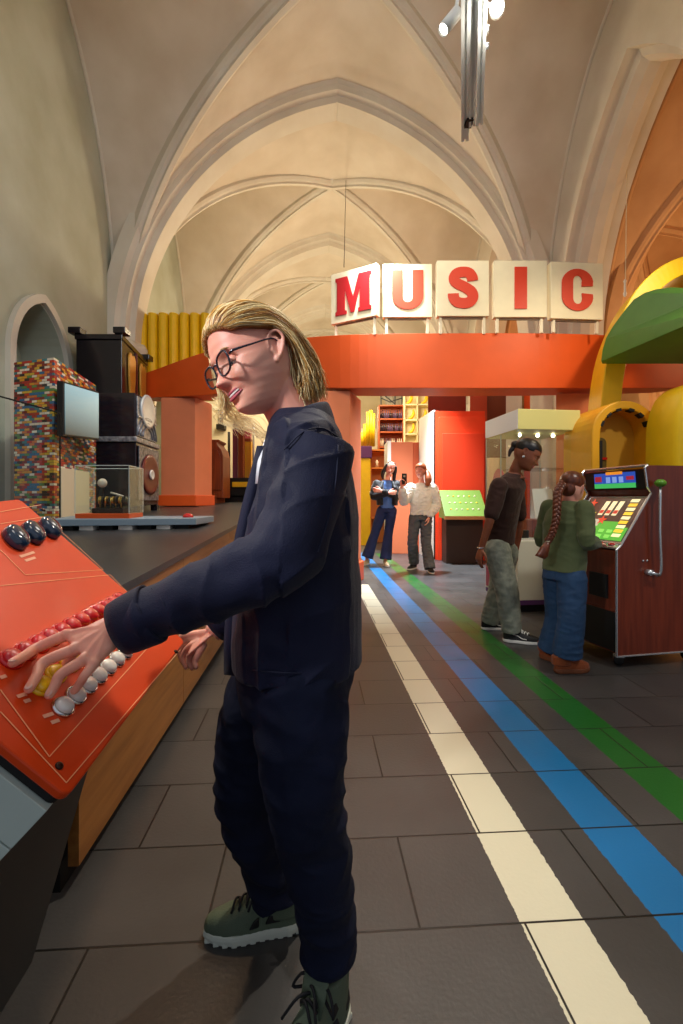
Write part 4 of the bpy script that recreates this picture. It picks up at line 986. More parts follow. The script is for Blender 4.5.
# ---- track lights
tl = thing('ceiling_track', 'pair of silver aluminium light track bars hanging from the vault', 'track', P(470, 60, 2.9))
ea = (P(463, 138, 3.5)-P(470, 0, 2.52)); 
def bar(p, q, w, m=M_steel, nm='track_bar'):
    d = (q-p).normalized(); sdv = d.cross(Vector((0, 0, 1))).normalized(); up = Vector((0, 0, 1)); mb = MB()
    prof = [(-w, -w), (-w*.25, -w), (-w*.25, -w*.4), (w*.25, -w*.4), (w*.25, -w), (w, -w), (w, w), (-w, w)]
    mb.rings([[p+sdv*a+up*b for a, b in prof], [q+sdv*a+up*b for a, b in prof]]); return mb.build(nm, m, tl)
M_alu = mat('aluminium', '#f0f4f2', .4)
bar(P(465, 138, 3.5), P(466.5, -40, 2.38), .028, M_alu); bar(P(472, 124, 3.35), P(475, -40, 2.42), .022, M_alu); bar(P(479.5, 122, 3.3), P(484, -40, 2.38), .024, M_alu)
MB().box(P(469, 120, 3.33), (.05, .08, .06)).build('end_connector', M_blackm, tl)
def spot(name, label, p, dirv, L_=.17, r=.04, glow='#fff4dc', es=12, stem_to=None, m=None):
    p = Vector(p); d = Vector(dirv).normalized(); RR = d.to_track_quat('Z', 'Y').to_matrix(); q = p-d*L_
    r_ = thing(name, label, 'spotlight', q)
    MB().lathe([(.0001, 0), (r*.8, 0), (r, .01), (r, L_), (r*.9, L_), (r*.86, L_-.02), (.0001, L_-.02)], q, RR, 24).build('lamp_body', m or M_alu, r_, True)
    MB().lathe([(.0001, L_-.018), (r*.84, L_-.018), (r*.84, L_-.012), (.0001, L_-.012)], q, RR, 20).build('lens', mat('lamp_glow_%d' % es, '#ffffff', .4, emit=glow, emit_s=es), r_)
    if stem_to is not None: MB().tube([q+d*.03, stem_to], .012, 8).build('stem', m or M_alu, r_, True)
    return r_
spot('spotlight', 'small grey cylinder spotlight angled down left of the track', P(443, 30, 2.75), (-.55, -.1, -.75), .16, .036, es=9, stem_to=P(459, -8, 2.8))
spot('spotlight', 'brilliant shining spotlight on the right side of the track', P(497, 7, 2.75), (-.30, -.9, -.75), .12, .045, es=60, stem_to=P(484, 2, 2.72))
light('lamp_spill', 'POINT', tuple(P(494, 18, 2.6)), None, 7, (1, .93, .8), .03, nav=False)
ad_ = thing('track_adapter', 'rounded grey track adapter with two knobs below the shining spotlight', 'adapter', P(482, 50, 2.8))
MB().tube([P(482, 27, 2.72), P(482, 52, 2.85)], .02, 12, roundcap=True).build('adapter_body', M_alu, ad_, True)
for y, Y in ((30, 2.72), (47, 2.8)): MB().lathe([(.0001, 0), (.022, 0), (.022, .02), (.0001, .02)], P(485, y, Y), RD, 16).build('knob', M_steel, ad_, True)
# hanging pendant in the aisle
pd = thing('pendant_lamp', 'tiny white pendant lamp on long thin cord beside the C board', 'lamp', P(625, 295, 7.0))
MB().tube([P(625.5, 280, 7.0), P(627, 150, 7.0)], .006, 6).build('cord', M_cream, pd)
MB().lathe([(.0001, -.02), (.02, 0), (.028, .04), (.016, .07), (.016, .2), (.024, .23), (.008, .26)], P(625, 296, 7.0), None, 14).build('lamp_body', M_white, pd, True)

# ---- fruit machine
AR = Matrix(((0.98, -.195, 0), (.195, .98, 0), (0, 0, 1)))   # x' = depth (front to back), y' = width (near to far)
a0 = P(618, 0, 2.96)
def AP(x, y, z): p = a0+AR @ Vector((x, y, 0)); return Vector((p.x, p.y, z))
fmn = thing('fruit_machine', 'brown wooden fruit machine with bright sloping glass that the braided girl plays', 'arcade machine', AP(.3, .3, 0))
M_cabw = wood('cabinet_wood', '#7a3018', '#642410', 5, .35, 'Z', .2); M_trim = mat('silver_trim', '#d4d8dc', .25, metal=.8)
W_ = .60
prof = [(0, .075), (0, .775), (.03, .80), (.265, 1.145), (.235, 1.19), (.215, 1.315), (.235, 1.33), (.70, 1.33), (.70, .075)]
for y0, y1 in ((0, .02), (W_-.02, W_)): MB().prism([AP(x, y0, z) for x, z in prof], AR @ Vector((0, y1-y0, 0))).build('side_panel', M_cabw, fmn)
MB().prism([AP(x+(.012 if x < .69 else 0), .02, z) for x, z in [(0.0, .09), (0, .765), (.03, .78), (.275, 1.13), (.26, 1.17), (.26, 1.315), (.70, 1.315), (.70, .09)]], AR @ Vector((0, W_-.04, 0))).build('cabinet_body', M_cabw, fmn)
for y in (0.01, W_-.01):
    MB().tube([AP(x, y, z) for x, z in prof[:7]], .009, 6).build('edge_trim', M_trim, fmn)
MB().tube([AP(.235, .01, 1.33), AP(.235, W_-.01, 1.33)], .009, 6).build('edge_trim', M_trim, fmn)
MB().tube([AP(0, .0, .08), AP(.7, .0, .08)], .006, 6).build('edge_trim', M_trim, fmn)
def front(x, y0, y1, z0, z1, m, nm, th=.01, par=fmn): return MB().prism([AP(x, y0, z0), AP(x, y1, z0), AP(x, y1, z1), AP(x, y0, z1)], AR @ Vector((-th, 0, 0))).build(nm, m, par, False, .002)
front(.012, .03, W_-.03, .10, .36, M_black, 'lower_door'); front(.012, .09, .25, .44, .60, M_blackm, 'coin_tray', .02); front(.012, .02, W_-.02, .38, .76, M_cabw, 'front_door', .004)
MB().ell(AP(.0, .5, .31), .014, None, 10, 6).build('lock', M_trim, fmn, True)
# control shelf
sl = [(.0, .785), (.075, .80), (.085, .86), (.275, 1.135)]
MB().prism([AP(.005, .015, .775), AP(.075, .015, .795), AP(.075, W_-.015, .795), AP(.005, W_-.015, .775)], (0, 0, .014)).build('control_shelf', M_trim, fmn, False, .003)
for y, m in ((.10, M_bred), (.20, M_bred), (.33, M_bwh)):
    MB().lathe([(.0001, .014), (.018, .012), (.024, 0)], AP(.042, y, .798), None, 16).build('button', m, fmn, True)
# glass artwork on the slope: plane from S0 to S1
S0 = Vector((.070, 0, .822)); S1 = Vector((.265, 0, 1.115)); sdir = (S1-S0); slen = sdir.length; sdir = sdir.normalized(); snrm = Vector((-sdir.z, 0, sdir.x))
def SP(u, v, h=0.0):    # u across 0..1 (far = left in view), v up 0..1
    q = S0+sdir*(v*slen)+snrm*h; return AP(q.x, W_-.05-(W_-.10)*u, q.z)
def patch(u0, u1, v0, v1, m, nm, h=.002, skew=0.0, par=None, th=.0015):
    q = [SP(u0, v0, h), SP(u1, v0, h), SP(u1+skew, v1, h), SP(u0+skew, v1, h)]; nn = (q[1]-q[0]).cross(q[3]-q[0]).normalized()
    return MB().prism(q, nn*th).build(nm, m, par or fmn)
MB().prism([SP(-.06, -.06, -.012), SP(1.06, -.06, -.012), SP(1.06, 1.04, -.012), SP(-.06, 1.04, -.012)], AR @ Vector((snrm.x, 0, snrm.z))*.014).build('screen_frame', M_trim, fmn, False, .003)
def em(n, c, s): return mat(n, c, .3, emit=c, emit_s=s, coat=.3)
Gp = patch(0, 1, 0, 1, em('glass_dark', '#4a3830', .55), 'screen_glass', .003)
patch(0, 1, 0, .30, em('glass_green', '#4fae3a', .7), 'lower_artwork', .006, par=Gp)
patch(.45, .80, .30, .42, em('glass_green', '#4fae3a', .7), 'artwork_patch', .006, par=Gp)
patch(.0, .45, .30, .46, em('glass_pale', '#c9c3a8', .6), 'artwork_patch', .006, par=Gp)
for k in range(3):
    patch(.34+.13*k, .42+.13*k, .56, .90, em('reel_cream', '#f2e8b8', .8), 'reel', .008, .03, par=Gp)
    patch(.35+.13*k, .42+.13*k, .60, .68, em('reel_red', '#c0392b', .8), 'reel_symbol', .010, .01, par=Gp)
for j in range(9): patch(.80, .94, .08+.1*j, .15+.1*j, em('scale_yellow' if j % 2 else 'scale_cream', '#efc63a' if j % 2 else '#f2e6b0', .8), 'score_step', .008, 0.01, par=Gp)
star = [(math.cos(PI/2+PI*k/5)*(1 if k % 2 == 0 else .42), math.sin(PI/2+PI*k/5)*(1 if k % 2 == 0 else .42)) for k in range(10)]
def starp(u, v, r, m): MB().prism([SP(u+x*r, v+y*r*1.3, .009) for x, y in star], AR @ Vector((snrm.x, 0, snrm.z))*.001).build('star', m, Gp)
starp(.20, .58, .10, em('star_yellow', '#e8dc3a', .8)); starp(.48, .44, .09, em('star_red', '#d2452a', .8)); starp(.13, .84, .09, em('star_red', '#d2452a', .8)); starp(.22, .36, .08, em('star_green', '#5fbf4a', .8))
for k in range(5):
    for j in range(2): patch(.08+.15*k, .17+.15*k, .04+.12*j, .11+.12*j, em('glass_lime', '#7fd45a', .8), 'value_field', .008, par=Gp)
# marquee
def MQ(u, v, h=0.0): return AP(.235-h-.012*v, W_-.03-(W_-.06)*u, 1.175+.13*v)
def mq(u0, u1, v0, v1, m, nm, h=.002, par=None):
    q = [MQ(u0, v0, h), MQ(u1, v0, h), MQ(u1, v1, h), MQ(u0, v1, h)]; return MB().prism(q, AR @ Vector((-.0015, 0, 0))).build(nm, m, par or fmn)
Mq = mq(0, 1, 0, 1, M_black, 'marquee', -.004)
mq(.18, .88, .30, .92, em('marquee_blue', '#2b4fb0', .7), 'blue_field', .002, Mq); mq(.18, .88, .08, .34, em('marquee_green', '#3fae5a', .8), 'green_field', .004, Mq)
mq(.40, .68, .82, .98, em('marquee_orange', '#e08a2a', .8), 'title_strip', .004, Mq); mq(.20, .32, .45, .75, em('marquee_red', '#a02838', .7), 'red_symbol', .005, Mq); mq(.74, .86, .5, .7, em('marquee_red', '#a02838', .7), 'red_symbol', .005, Mq)
for k in range(3): mq(.40+.11*k, .47+.11*k, .38, .70, em('marquee_pale', '#7f9fe0', .7), 'symbol', .005, Mq)
# handle
hd = MB(); hd.tube([AP(.27, -.02, .60), AP(.285, -.045, .64), AP(.27, -.05, .90), AP(.275, -.05, 1.20)], .009, 8, sub=3)
ho = hd.build('lever', M_trim, fmn, True); MB().ell(AP(.275, -.05, 1.21), (.035, .035, .026), None, 14, 10).build('lever_knob', mat('green_knob', '#5f9a2a', .3), ho, True)
MB().tube([AP(.22, .0, .625), AP(.22, -.04, .625)], .02, 12).build('lever_hub', M_trim, fmn, True); MB().tube([AP(.22, -.035, .625), AP(.275, -.04, .61)], .01, 8).build('lever_arm', M_trim, fmn, True)
for x, z in ((.19, .70), (.22, .70), (.52, .3)): MB().ell(AP(x, -.002, z), .007, None, 8, 6).build('rivet', M_trim, fmn, True)
for x, y in ((.06, .06), (.60, .06), (.06, .54), (.60, .54)):
    c = MB(); c.lathe([(.0001, -.014), (.03, -.014), (.034, -.006), (.034, .006), (.03, .014), (.0001, .014)], AP(x, y, .034), Matrix.Rotation(PI/2, 3, 'X'), 18); co_ = c.build('castor_wheel', M_blackm, fmn, True)
    MB().box(AP(x, y, .066), (.05, .045, .02)).build('castor_fork', M_trim, co_)
# ================================================================== people
def skin_mat(name, c, c2):
    return mat(name, c, 0.48, sss=.25, noise_scale=14, color2=c2, bump=.05, bump_scale=300)
M_skin = skin_mat('fair_skin', '#f0ae94', '#e5957f'); M_skin2 = skin_mat('brown_skin', '#96583c', '#84482f'); M_lip = mat('lip', '#c4606a', .4); M_lipd = mat('mouth_dark', '#5a1c20', .6)
M_eye = mat('eye_white', '#e6ddd8', .2); M_iris = mat('iris', '#3a4a52', .2)

def interp(tab, z):
    """tab: list of (z, value...) descending z; smooth interpolation"""
    if z >= tab[0][0]: return tab[0][1:]
    for a, b in zip(tab[:-1], tab[1:]):
        if a[0] >= z >= b[0]:
            f = (a[0]-z)/(a[0]-b[0]); f = f*f*(3-2*f)*.35+f*.65
            return tuple(x+(y-x)*f for x, y in zip(a[1:], b[1:]))
    return tab[-1][1:]
HEAD = [  # z, front, back, half width
 (.118, .006, .006, .006), (.115, .030, .036, .026), (.106, .052, .060, .042), (.090, .072, .080, .058), (.070, .084, .092, .068), (.045, .091, .099, .073),
 (.020, .092, .101, .075), (.005, .087, .100, .0745), (-.010, .086, .096, .073), (-.030, .088, .088, .070), (-.050, .087, .074, .064), (-.066, .084, .056, .057),
 (-.080, .085, .036, .050), (-.094, .082, .018, .042), (-.104, .072, .008, .032), (-.110, .055, .0, .020), (-.113, .035, -.010, .006)]
def g(x, s): return math.exp(-(x/s)**2)
def head_pts(smile=1.0, nl=96, na=110):
    rings = []
    for i in range(nl):
        z = .118-(.231)*i/(nl-1); F, B, W = interp(HEAD, z); ring = []
        for k in range(na):
            a = 2*PI*k/na; ca, sa = math.cos(a), math.sin(a)
            cx = 0.0; ex = 2.25 if z < 0 else 2.1
            c1 = math.copysign(abs(ca)**(2/ex), ca); s1 = math.copysign(abs(sa)**(2/ex), sa)
            x = (F if ca > 0 else B)*c1; y = W*s1
            if ca > 0.15:
                w = min(1, (ca-.15)/.35); d = 0
                ay = abs(y)
                # nose
                nz = 0
                if -.048 < z < .012:
                    u = (.012-z)/.048
                    nz = .004+.024*min(u, 1)**1.3 if z > -.036 else .028*max(0, 1-((-.036-z)/.012)**1.2)
                    nw = .0075+.0045*min(u, 1)
                    d += nz*g(y, nw)
                    d += .011*g(ay-.0125, .0062)*g(z+.034, .0075)
                d -= .0115*g(ay-.032, .017)*g(z-.003, .0125)           # sockets
                d += .0045*g(ay-.030, .022)*g(z-.024, .008)            # brow
                d += .006*g(ay-.032, .0125)*g(z-.001, .0085)          # lids
                d += (.003+.004*smile)*g(ay-.043, .020)*g(z+.032, .020)      # cheeks
                d += .0065*g(y, .020)*g(z+.0555, .0045)+.0065*g(y, .018)*g(z+.0695, .0048)   # lips
                d -= .0065*g(y, .024+.006*smile)*g(z+.0625-.10*ay*smile*.35, .0026)*(1 if ay < .034 else 0)
                d -= .004*g(y, .016)*g(z+.078, .005)
                d += .0055*g(y, .016)*g(z+.094, .010)                  # chin
                d -= .0012*smile*g(ay-.036+.25*(z+.045), .005)*g(z+.052, .02)   # fold
                x += d*w
            ring.append((x, y, z))
        rings.append(ring)
    return rings
def frame(fwd, up=(0, 0, 1)):
    f = Vector(fwd).normalized(); u = Vector(up); l = u.cross(f).normalized(); u = f.cross(l).normalized()
    return Matrix((f, l, u)).transposed()      # columns: forward, left, up
def add_head(mb, c, R, s=1.0, smile=1.0, ears=(1, -1)):
    rings = [[Vector(c)+R @ (Vector(p)*s) for p in r] for r in head_pts(smile)]
    mb.rings(rings)
    for e in ears:
        def T(x, y, z): return Vector(c)+R @ (Vector((x, e*y, z))*s)
        hl = [(-.004, .072, -.028), (-.012, .080, -.022), (-.024, .088, -.004), (-.029, .091, .014), (-.022, .090, .027), (-.010, .084, .029), (-.001, .078, .020), (.002, .074, .006)]
        mb.tube([T(*p) for p in hl], [.0045*s, .0042*s, .0040*s, .004*s, .0038*s, .0038*s, .0035*s, .003*s], 8, sub=4, roundcap=True)
        mb.tube([T(-.014, .074, -.020), T(-.020, .082, 0), T(-.018, .083, .014), T(-.010, .079, .018)], [.0035*s]*4, 8, sub=3, roundcap=True)
        mb.loft([(T(-.013, .066, .001), R @ Vector((.017*s, 0, .004*s)), R @ Vector((-.004*s, 0, .028*s))), (T(-.015, .0775, .001), R @ Vector((.015*s, e*.002*s, .003*s)), R @ Vector((-.004*s, 0, .025*s)))], 16)
        mb.ell(T(-.005, .075, -.027), (.006*s, .004*s, .008*s), R, 10, 8)
        mb.ell(T(.0015, .075, -.006), (.004*s, .003*s, .006*s), R, 8, 6)
def face_parts(root, body, c, R, s=1.0, brow=None, smile=1.0, teeth=False, tiny=False, skin=None):
    def T(x, y, z): return Vector(c)+R @ (Vector((x, y, z))*s)
    for e in (1, -1):
        o = MB().ell(T(.0712, e*.032, .0005), .0108*s, R, 14, 10).build('eyeball', M_eye, body, True)
        if not tiny:
            MB().ell(T(.0788, e*.032, -.004), (.004*s, .0055*s, .0055*s), R, 12, 8).build('iris', M_iris, o, True)
        pts = [T(.083+.004*(1-abs(t)), e*(.032+.020*t), .0225+.004*(1-t*t)-.002*t) for t in (-1, -.5, 0, .5, 1)]
        MB().tube(pts, [.0012*s, .0028*s, .003*s, .0025*s, .001*s], 6, sub=3).build('eyebrow', brow or M_iris, body, True)
    if True:
        for e in (1, -1):
            rings = []
            cc = T(.0712, e*.032, .0005); r_ = .0119*s
            for i in range(9):
                th = PI*(.02+.60*i/8); rings.append([cc+R @ Vector((r_*math.cos(a)*math.sin(th), r_*math.sin(a)*math.sin(th), r_*math.cos(th))) for a in [2*PI*k/20 for k in range(20)]])
            rings = [[cc+Matrix.Rotation(0, 3, 'X') @ (p-cc) for p in r] for r in rings]
            MB().rings(rings).build('eyelid', skin or M_skin, body, True)
        for e in (1, -1) if not tiny else ():   # upper lid
            pts = [T(.0822-.0035*abs(t)**1.5, e*(.032+.0115*t), -.0035-.001*t*t) for t in (-1, -.5, 0, .5, 1)]
            MB().tube(pts, [.0006*s, .0010*s, .0011*s, .0010*s, .0006*s], 6, sub=3).build('eyelash', mat('lash', '#7a5040', .6), body, True)
    def mx(y): return interp(HEAD, -.0625)[0]-.9*y*y/.06
    ys = [-1, -.66, -.33, 0, .33, .66, 1]; W = .024+.005*smile
    def lipline(z0, bow, r, pr):
        return [T(.0895+pr-2.6*(W*t)**2*10*.62, W*t, z0+bow*(1-t*t)+.012*smile*t*t*.55) for t in ys], [r*s*(.35+.65*(1-t*t)) for t in ys]
    p, r = lipline(-.0585, .0015 , .0030, .0012); MB().tube(p, r, 8, sub=4).build('lip', M_lip, body, True)
    p, r = lipline(-.0680 if teeth else -.0655, -.0015, .0036, .0004); MB().tube(p, r, 8, sub=4).build('lip', M_lip, body, True)
    if teeth:
        p, r = lipline(-.0635, 0, .0042, -.0034); MB().tube(p, [x*1.0 for x in r], 8, sub=4).build('mouth_opening', M_lipd, body, True)
        p, r = lipline(-.0620, 0, .0030, -.0006); MB().tube(p[0:], [x*.95 for x in r], 8, sub=6).build('teeth', mat('teeth', '#f4efe6', .25), body, True)

def hand(mb, wrist, palm_dir, palm_nrm, thumb_side, s=1.0, curl=(.25, .3, .35, .4), tips=None, side='L'):
    """generic relaxed hand: palm_dir towards fingers, palm_nrm out of the back of the hand, thumb_side unit vector towards the thumb"""
    d = Vector(palm_dir).normalized(); n = Vector(palm_nrm); n = (n-d*n.dot(d)).normalized(); t = Vector(thumb_side); t = (t-d*t.dot(d)-n*t.dot(n)).normalized(); w = Vector(wrist)
    mb.loft([(w-d*.02*s, t*.026*s, n*.018*s), (w, t*.027*s, n*.018*s), (w+d*.03*s, t*.034*s, n*.0165*s), (w+d*.06*s, t*.040*s, n*.015*s), (w+d*.085*s, t*.041*s, n*.012*s), (w+d*.096*s, t*.036*s, n*.007*s)], 18, 2.4)
    L = [.072, .080, .074, .058]; off = [.030, .010, -.011, -.030]
    for k in range(4):
        p = w+d*(.082-.004*abs(k-1))*s+t*off[k]*s; ang = curl[k]; dd = d; pts = [p-d*.02*s, p]; dirn = (d+t*(.10-.07*k)).normalized()
        for j, fr in enumerate((.45, .30, .25)):
            ang_ = curl[k]*(j+1); v = dirn*math.cos(ang_)-n*math.sin(ang_); p = p+v*L[k]*s*fr; pts.append(p)
        mb.tube(pts, [.009*s, .0092*s, .0085*s, .0078*s, .0066*s], 10, sub=3, roundcap=True)
    p = w+d*.018*s+t*.024*s-n*.004*s; q = p+(d*.6+t*.75-n*.25).normalized()*.036*s; r = q+(d*.9+t*.35-n*.35).normalized()*.032*s; u = r+(d*.95+t*.05-n*.4).normalized()*.024*s
    mb.tube([p-t*.012*s, p, q, r, u], [.012*s, .013*s, .011*s, .0095*s, .0078*s], 10, sub=3, roundcap=True)

def fold(amp, scale, stretch=(1, 1, 1), seed=0.0, ridged=True):
    sv = Vector(stretch)
    def f(co, no):
        out = co.copy()
        for i in range(len(co)):
            p = Vector((co[i][0]*sv.x, co[i][1]*sv.y, co[i][2]*sv.z))*scale+Vector((seed, seed*1.7, seed*.3))
            v = noise.noise(p); v2 = noise.noise(p*2.3)
            h = (1-abs(v)*2.2)*.7+v2*.35 if ridged else v+v2*.4
            out[i] = co[i]+no[i]*(amp*h)
        return out
    return f
def shoe(root, heel, toe, s=1.0, upper=None, sole=None, high=False, name='shoe', lace=None, stripe=None, tread=False, label=None):
    """heel/toe: floor points"""
    heel = Vector(heel); toe = Vector(toe); d = (toe-heel); L = d.length; d = d.normalized(); t = Vector((-d.y, d.x, 0)); up = Vector((0, 0, 1))
    def W(x): return .5*L*interp([(1.0, .10), (.97, .16), (.88, .26), (.72, .34), (.55, .31), (.35, .25), (.15, .24), (.04, .18), (0, .09)], x)[0]
    xs = [0, .02, .06, .15, .28, .42, .56, .7, .82, .9, .96, .99, 1.0]
    o = sub(MB().build_dummy(), '') if False else None
    mb = MB(); r0 = []
    lft = [(x, W(x)) for x in xs]
    outl = [heel+d*L*x+t*w for x, w in lft]+[heel+d*L*x-t*w for x, w in lft[::-1]]
    hs = .028*s
    def ring(z, k): c = heel+d*L*.5; return [c+(p-c)*k+up*z for p in outl]
    mb.rings([ring(0.002, .95), ring(.008, .99), ring(hs*.6, 1.02), ring(hs, 1.0)])
    so = mb.build('sole', sole, root, False, .003)
    if tread:
        for k in range(11):
            x = .04+.92*k/10
            for sg in (1, -1): MB().box(heel+d*L*x+t*sg*(W(x)-.008)+up*.006, (.014, .014, .012), Matrix.Rotation(math.atan2(d.y, d.x), 3, 'Z')).build('tread_lug', sole, so, False, .002)
    H = [(0.0, .045), (.03, .075), (.10, .088), (.2, .09), (.32, .088), (.42, .078), (.52, .066), (.64, .055), (.78, .045), (.9, .036), (.97, .028), (1.0, .016)]
    mb = MB(); rings = []
    for x, h in H:
        h = h*s*(1.25 if high and x < .45 else 1.0); w = W(x)*.96; c = heel+d*L*x+up*(hs-.004); r = []
        for k in range(20):
            a = PI*k/19; e = 2.6; ca = math.copysign(abs(math.cos(a))**(2/e), math.cos(a)); sa = abs(math.sin(a))**(2/e)
            wf = 1.0 if h < .06*s else 1.0
            r.append(c+t*w*ca*(1-.35*sa*(1 if x < .45 else .1))+up*h*sa)
        rings.append(r)
    mb.rings(rings)
    if high or True:
        c = heel+d*L*.20; mb.loft([(c+up*.05*s, d*.055*s, t*.036*s), (c+up*.09*s-d*.004, d*.052*s, t*.036*s), (c+up*(.135 if high else .10)*s-d*.006, d*.050*s, t*.037*s)], 20)
    me = remesh(mb, .004, 3); u = place(me, name, upper, root)
    if label: sub(u, label)
    if lace:
        for k in range(5):
            x = .34+.075*k; h = interp([(-h_[0], h_[1]) for h_ in H], -x)[0]*s*(1.25 if high and x < .45 else 1)+hs; w = W(x)*.5
            p = heel+d*L*x; MB().tube([p-t*w+up*(h-.012), p+up*(h+.003), p+t*w+up*(h-.012)], .0032*s, 6, sub=4).build('lace', lace, u, True)
            MB().tube([p-t*w+up*(h-.010), p+up*(h+.006)+d*.010, p+d*.02+t*w+up*(h-.014)], .003*s, 6, sub=4).build('lace', lace, u, True)
        p = heel+d*L*.34+up*(.098*s+hs)
        for sg in (1, -1):
            MB().tube([p, p+t*sg*.03+up*.02, p+t*sg*.05-up*.01+d*.01, p+t*sg*.02], .003*s, 6, sub=5).build('lace_bow', lace, u, True)
            MB().tube([p, p+t*sg*.02+d*.03+up*.004, p+t*sg*.045+d*.05-up*.035], .003*s, 6, sub=4).build('lace_end', lace, u, True)
    if stripe:
        for sg in (1, -1):
            pts = []
            for x, z in ((.12, .050), (.25, .066), (.38, .058), (.5, .040), (.62, .036)):
                pts.append(heel+d*L*x+t*sg*(W(x)*.965*(1-.12*z/.07)+.001)+up*(z*s+.006))
            MB().tube(pts, .0035*s, 6, sub=4, flat=1.0).build('side_stripe', stripe, u, True)
    return u
# ------------------------------------------------------------------ the boy in the foreground
M_jack = mat('navy_corduroy', '#12162f', 0.7, sheen=.08, noise_amt=.2, noise_scale=6, bump=.25, bump_scale=420, spec=.3)
M_jean = mat('dark_jeans', '#10162c', 0.8, noise_amt=.25, noise_scale=9, bump=.25, bump_scale=500, spec=.25)
wrinkle(M_jack, 11, .012, .5); wrinkle(M_jean, 12, .015, .8, (1, 1, 1.6))
M_tee = mat('grey_blue_shirt', '#7f93ad', .8, bump=.1)
M_hair = mat('blond_hair', '#e2ae5c', .42, noise_scale=30, color2='#c08a3c', spec=.5)
M_hairl = mat('light_blond_strand', '#f8e2a8', .4, spec=.6); M_haird = mat('dark_blond_strand', '#98662c', .45, spec=.5)
boy = thing('person', 'smiling blond person in glasses and navy corduroy jacket pressing the console buttons', 'person', P(300, 0, 1.02).xy.to_3d())
HC = Vector((-.184, .97, 1.391)); HS = .95
HR = frame((-.708, -.62, -.31), (-.40, -.02, .93))
bm_ = MB(); add_head(bm_, HC, HR, HS, 1.0)
neckb = P(297, 428, 1.0)
bm_.tube([HC+HR @ Vector((-.020, 0, -.03)), HC+HR @ Vector((-.028, 0, -.085)), (neckb+HC+HR @ Vector((-.03, 0, -.09)))/2, neckb, neckb+Vector((.0, 0, -.05))], [.052, .050, .052, .058, .075], 20, sub=3)
# torso and legs under the clothes
def TX(px, Y=.97): return P(px, 0, Y).x
def TZ(py, Y=.97): return P(0, py, Y).z
CY = 1.02
bm_.loft([((TX(304), CY, TZ(425)), (.05, 0, 0), (0, .10, 0)), ((TX(309), CY, TZ(450)), (.078, 0, 0), (0, .14, 0)), ((TX(305), CY, TZ(540)), (.09, 0, 0), (0, .15, 0)), ((TX(300), CY, TZ(640)), (.10, 0, 0), (0, .14, 0)), ((TX(298), CY, .72), (.10, 0, 0), (0, .14, 0))], 24)
nhip, nkn, nan_ = P(299, 0, .94), P(309, 800, .90), P(327, 935, .94)
nhip = Vector((TX(300), .93, .76)); fhip = Vector((TX(287), 1.11, .76))
fkn, fan = P(252, 800, 1.10), P(276, 897, 1.155)
ntoe = Vector((nan_.x-.13, nan_.y-.20, 0)); nheel = Vector((nan_.x+.035, nan_.y+.045, 0))
fheel = Vector((P(302, 0, 1.17).x, 1.175, 0)); ftoe = Vector((P(205, 0, 1.15).x, 1.145, 0))
fan = Vector((fheel.x-.062, 1.17, .12))
for h_, k_, a_ in ((nhip, nkn, nan_), (fhip, fkn, fan)):
    a2 = Vector((a_.x, a_.y, max(.07, min(a_.z, .09)))); bm_.tube([h_, k_, a_, a2], [.08, .052, .030, .026], 14, sub=3, roundcap=True)
# near arm
nsh, nel, nwr = P(320, 445, .87), P(284, 560, .80), P(116, 630, .775)
bm_.tube([nsh, nel, nwr], [.045, .038, .026], 14, sub=4)
# near hand built finger by finger, fingertips on the panel
def onp(px, py, h): return phit(px, py, h)[2]
def lift(px, py, Y): return P(px, py, Y)
W0 = P(114, 629, .775)
k1, k2, k3, k4 = P(67, 636, .755), P(75, 650, .735), P(85, 660, .725), P(95, 664, .725)
pc = (k1+k4)/2
dpal = ((k1+k2+k3+k4)/4-W0)
acr = (k1-k4); nb = dpal.cross(acr).normalized(); nb = nb if nb.z > 0 else -nb
secs = []
for f, hw, ht in ((-.35, .026, .019), (0, .028, .019), (.35, .033, .0175), (.7, .037, .0155), (.92, .039, .0125), (1.03, .036, .008)):
    secs.append((W0+dpal*f, acr.normalized()*hw, nb*ht))
bm_.loft(secs, 22, 2.3)
tips = [onp(14, 664, .022), onp(30, 690, .009), onp(50, 696, .009), onp(75, 692, .020)]
mids = [P(38, 650, .745), P(45, 664, .722), P(62, 676, .712), P(86, 677, .715)]
rad = [(.0095, .0088, .0075), (.0096, .0088, .0075), (.0092, .0084, .0072), (.0082, .0074, .0064)]
ftips = []
for kk, mid_, tp, rr in zip((k1, k2, k3, k4), mids, tips, rad):
    m1 = kk*.0+mid_+nb*.006; m2 = (mid_+tp)/2+nb*.004
    bm_.tube([W0+(kk-W0)*.7-nb*.002, kk+nb*.002, m1, m2, tp+nb*.004], [.008, rr[0], rr[1], rr[1]*.93, rr[2]], 12, sub=4, roundcap=True); ftips.append((m2, tp+nb*.004, rr[2]))
    bm_.ell(kk+nb*.004, .0098, None, 10, 8)
for kk in (k1, k2, k3, k4):   # tendons
    bm_.tube([W0+dpal*.15+nb*.015, W0+(kk-W0)*.6+nb*.0125, kk+nb*.006], [.003, .0042, .004], 8, sub=3)
th = W0+acr.normalized()*.024+dpal*.12-nb*.008
bm_.tube([th-acr.normalized()*.012, th, th+dpal.normalized()*.028+acr.normalized()*.016-nb*.018, th+dpal.normalized()*.052+acr.normalized()*.014-nb*.034, th+dpal.normalized()*.068+acr.normalized()*.008-nb*.042], [.012, .0135, .0115, .0098, .008], 12, sub=4, roundcap=True)
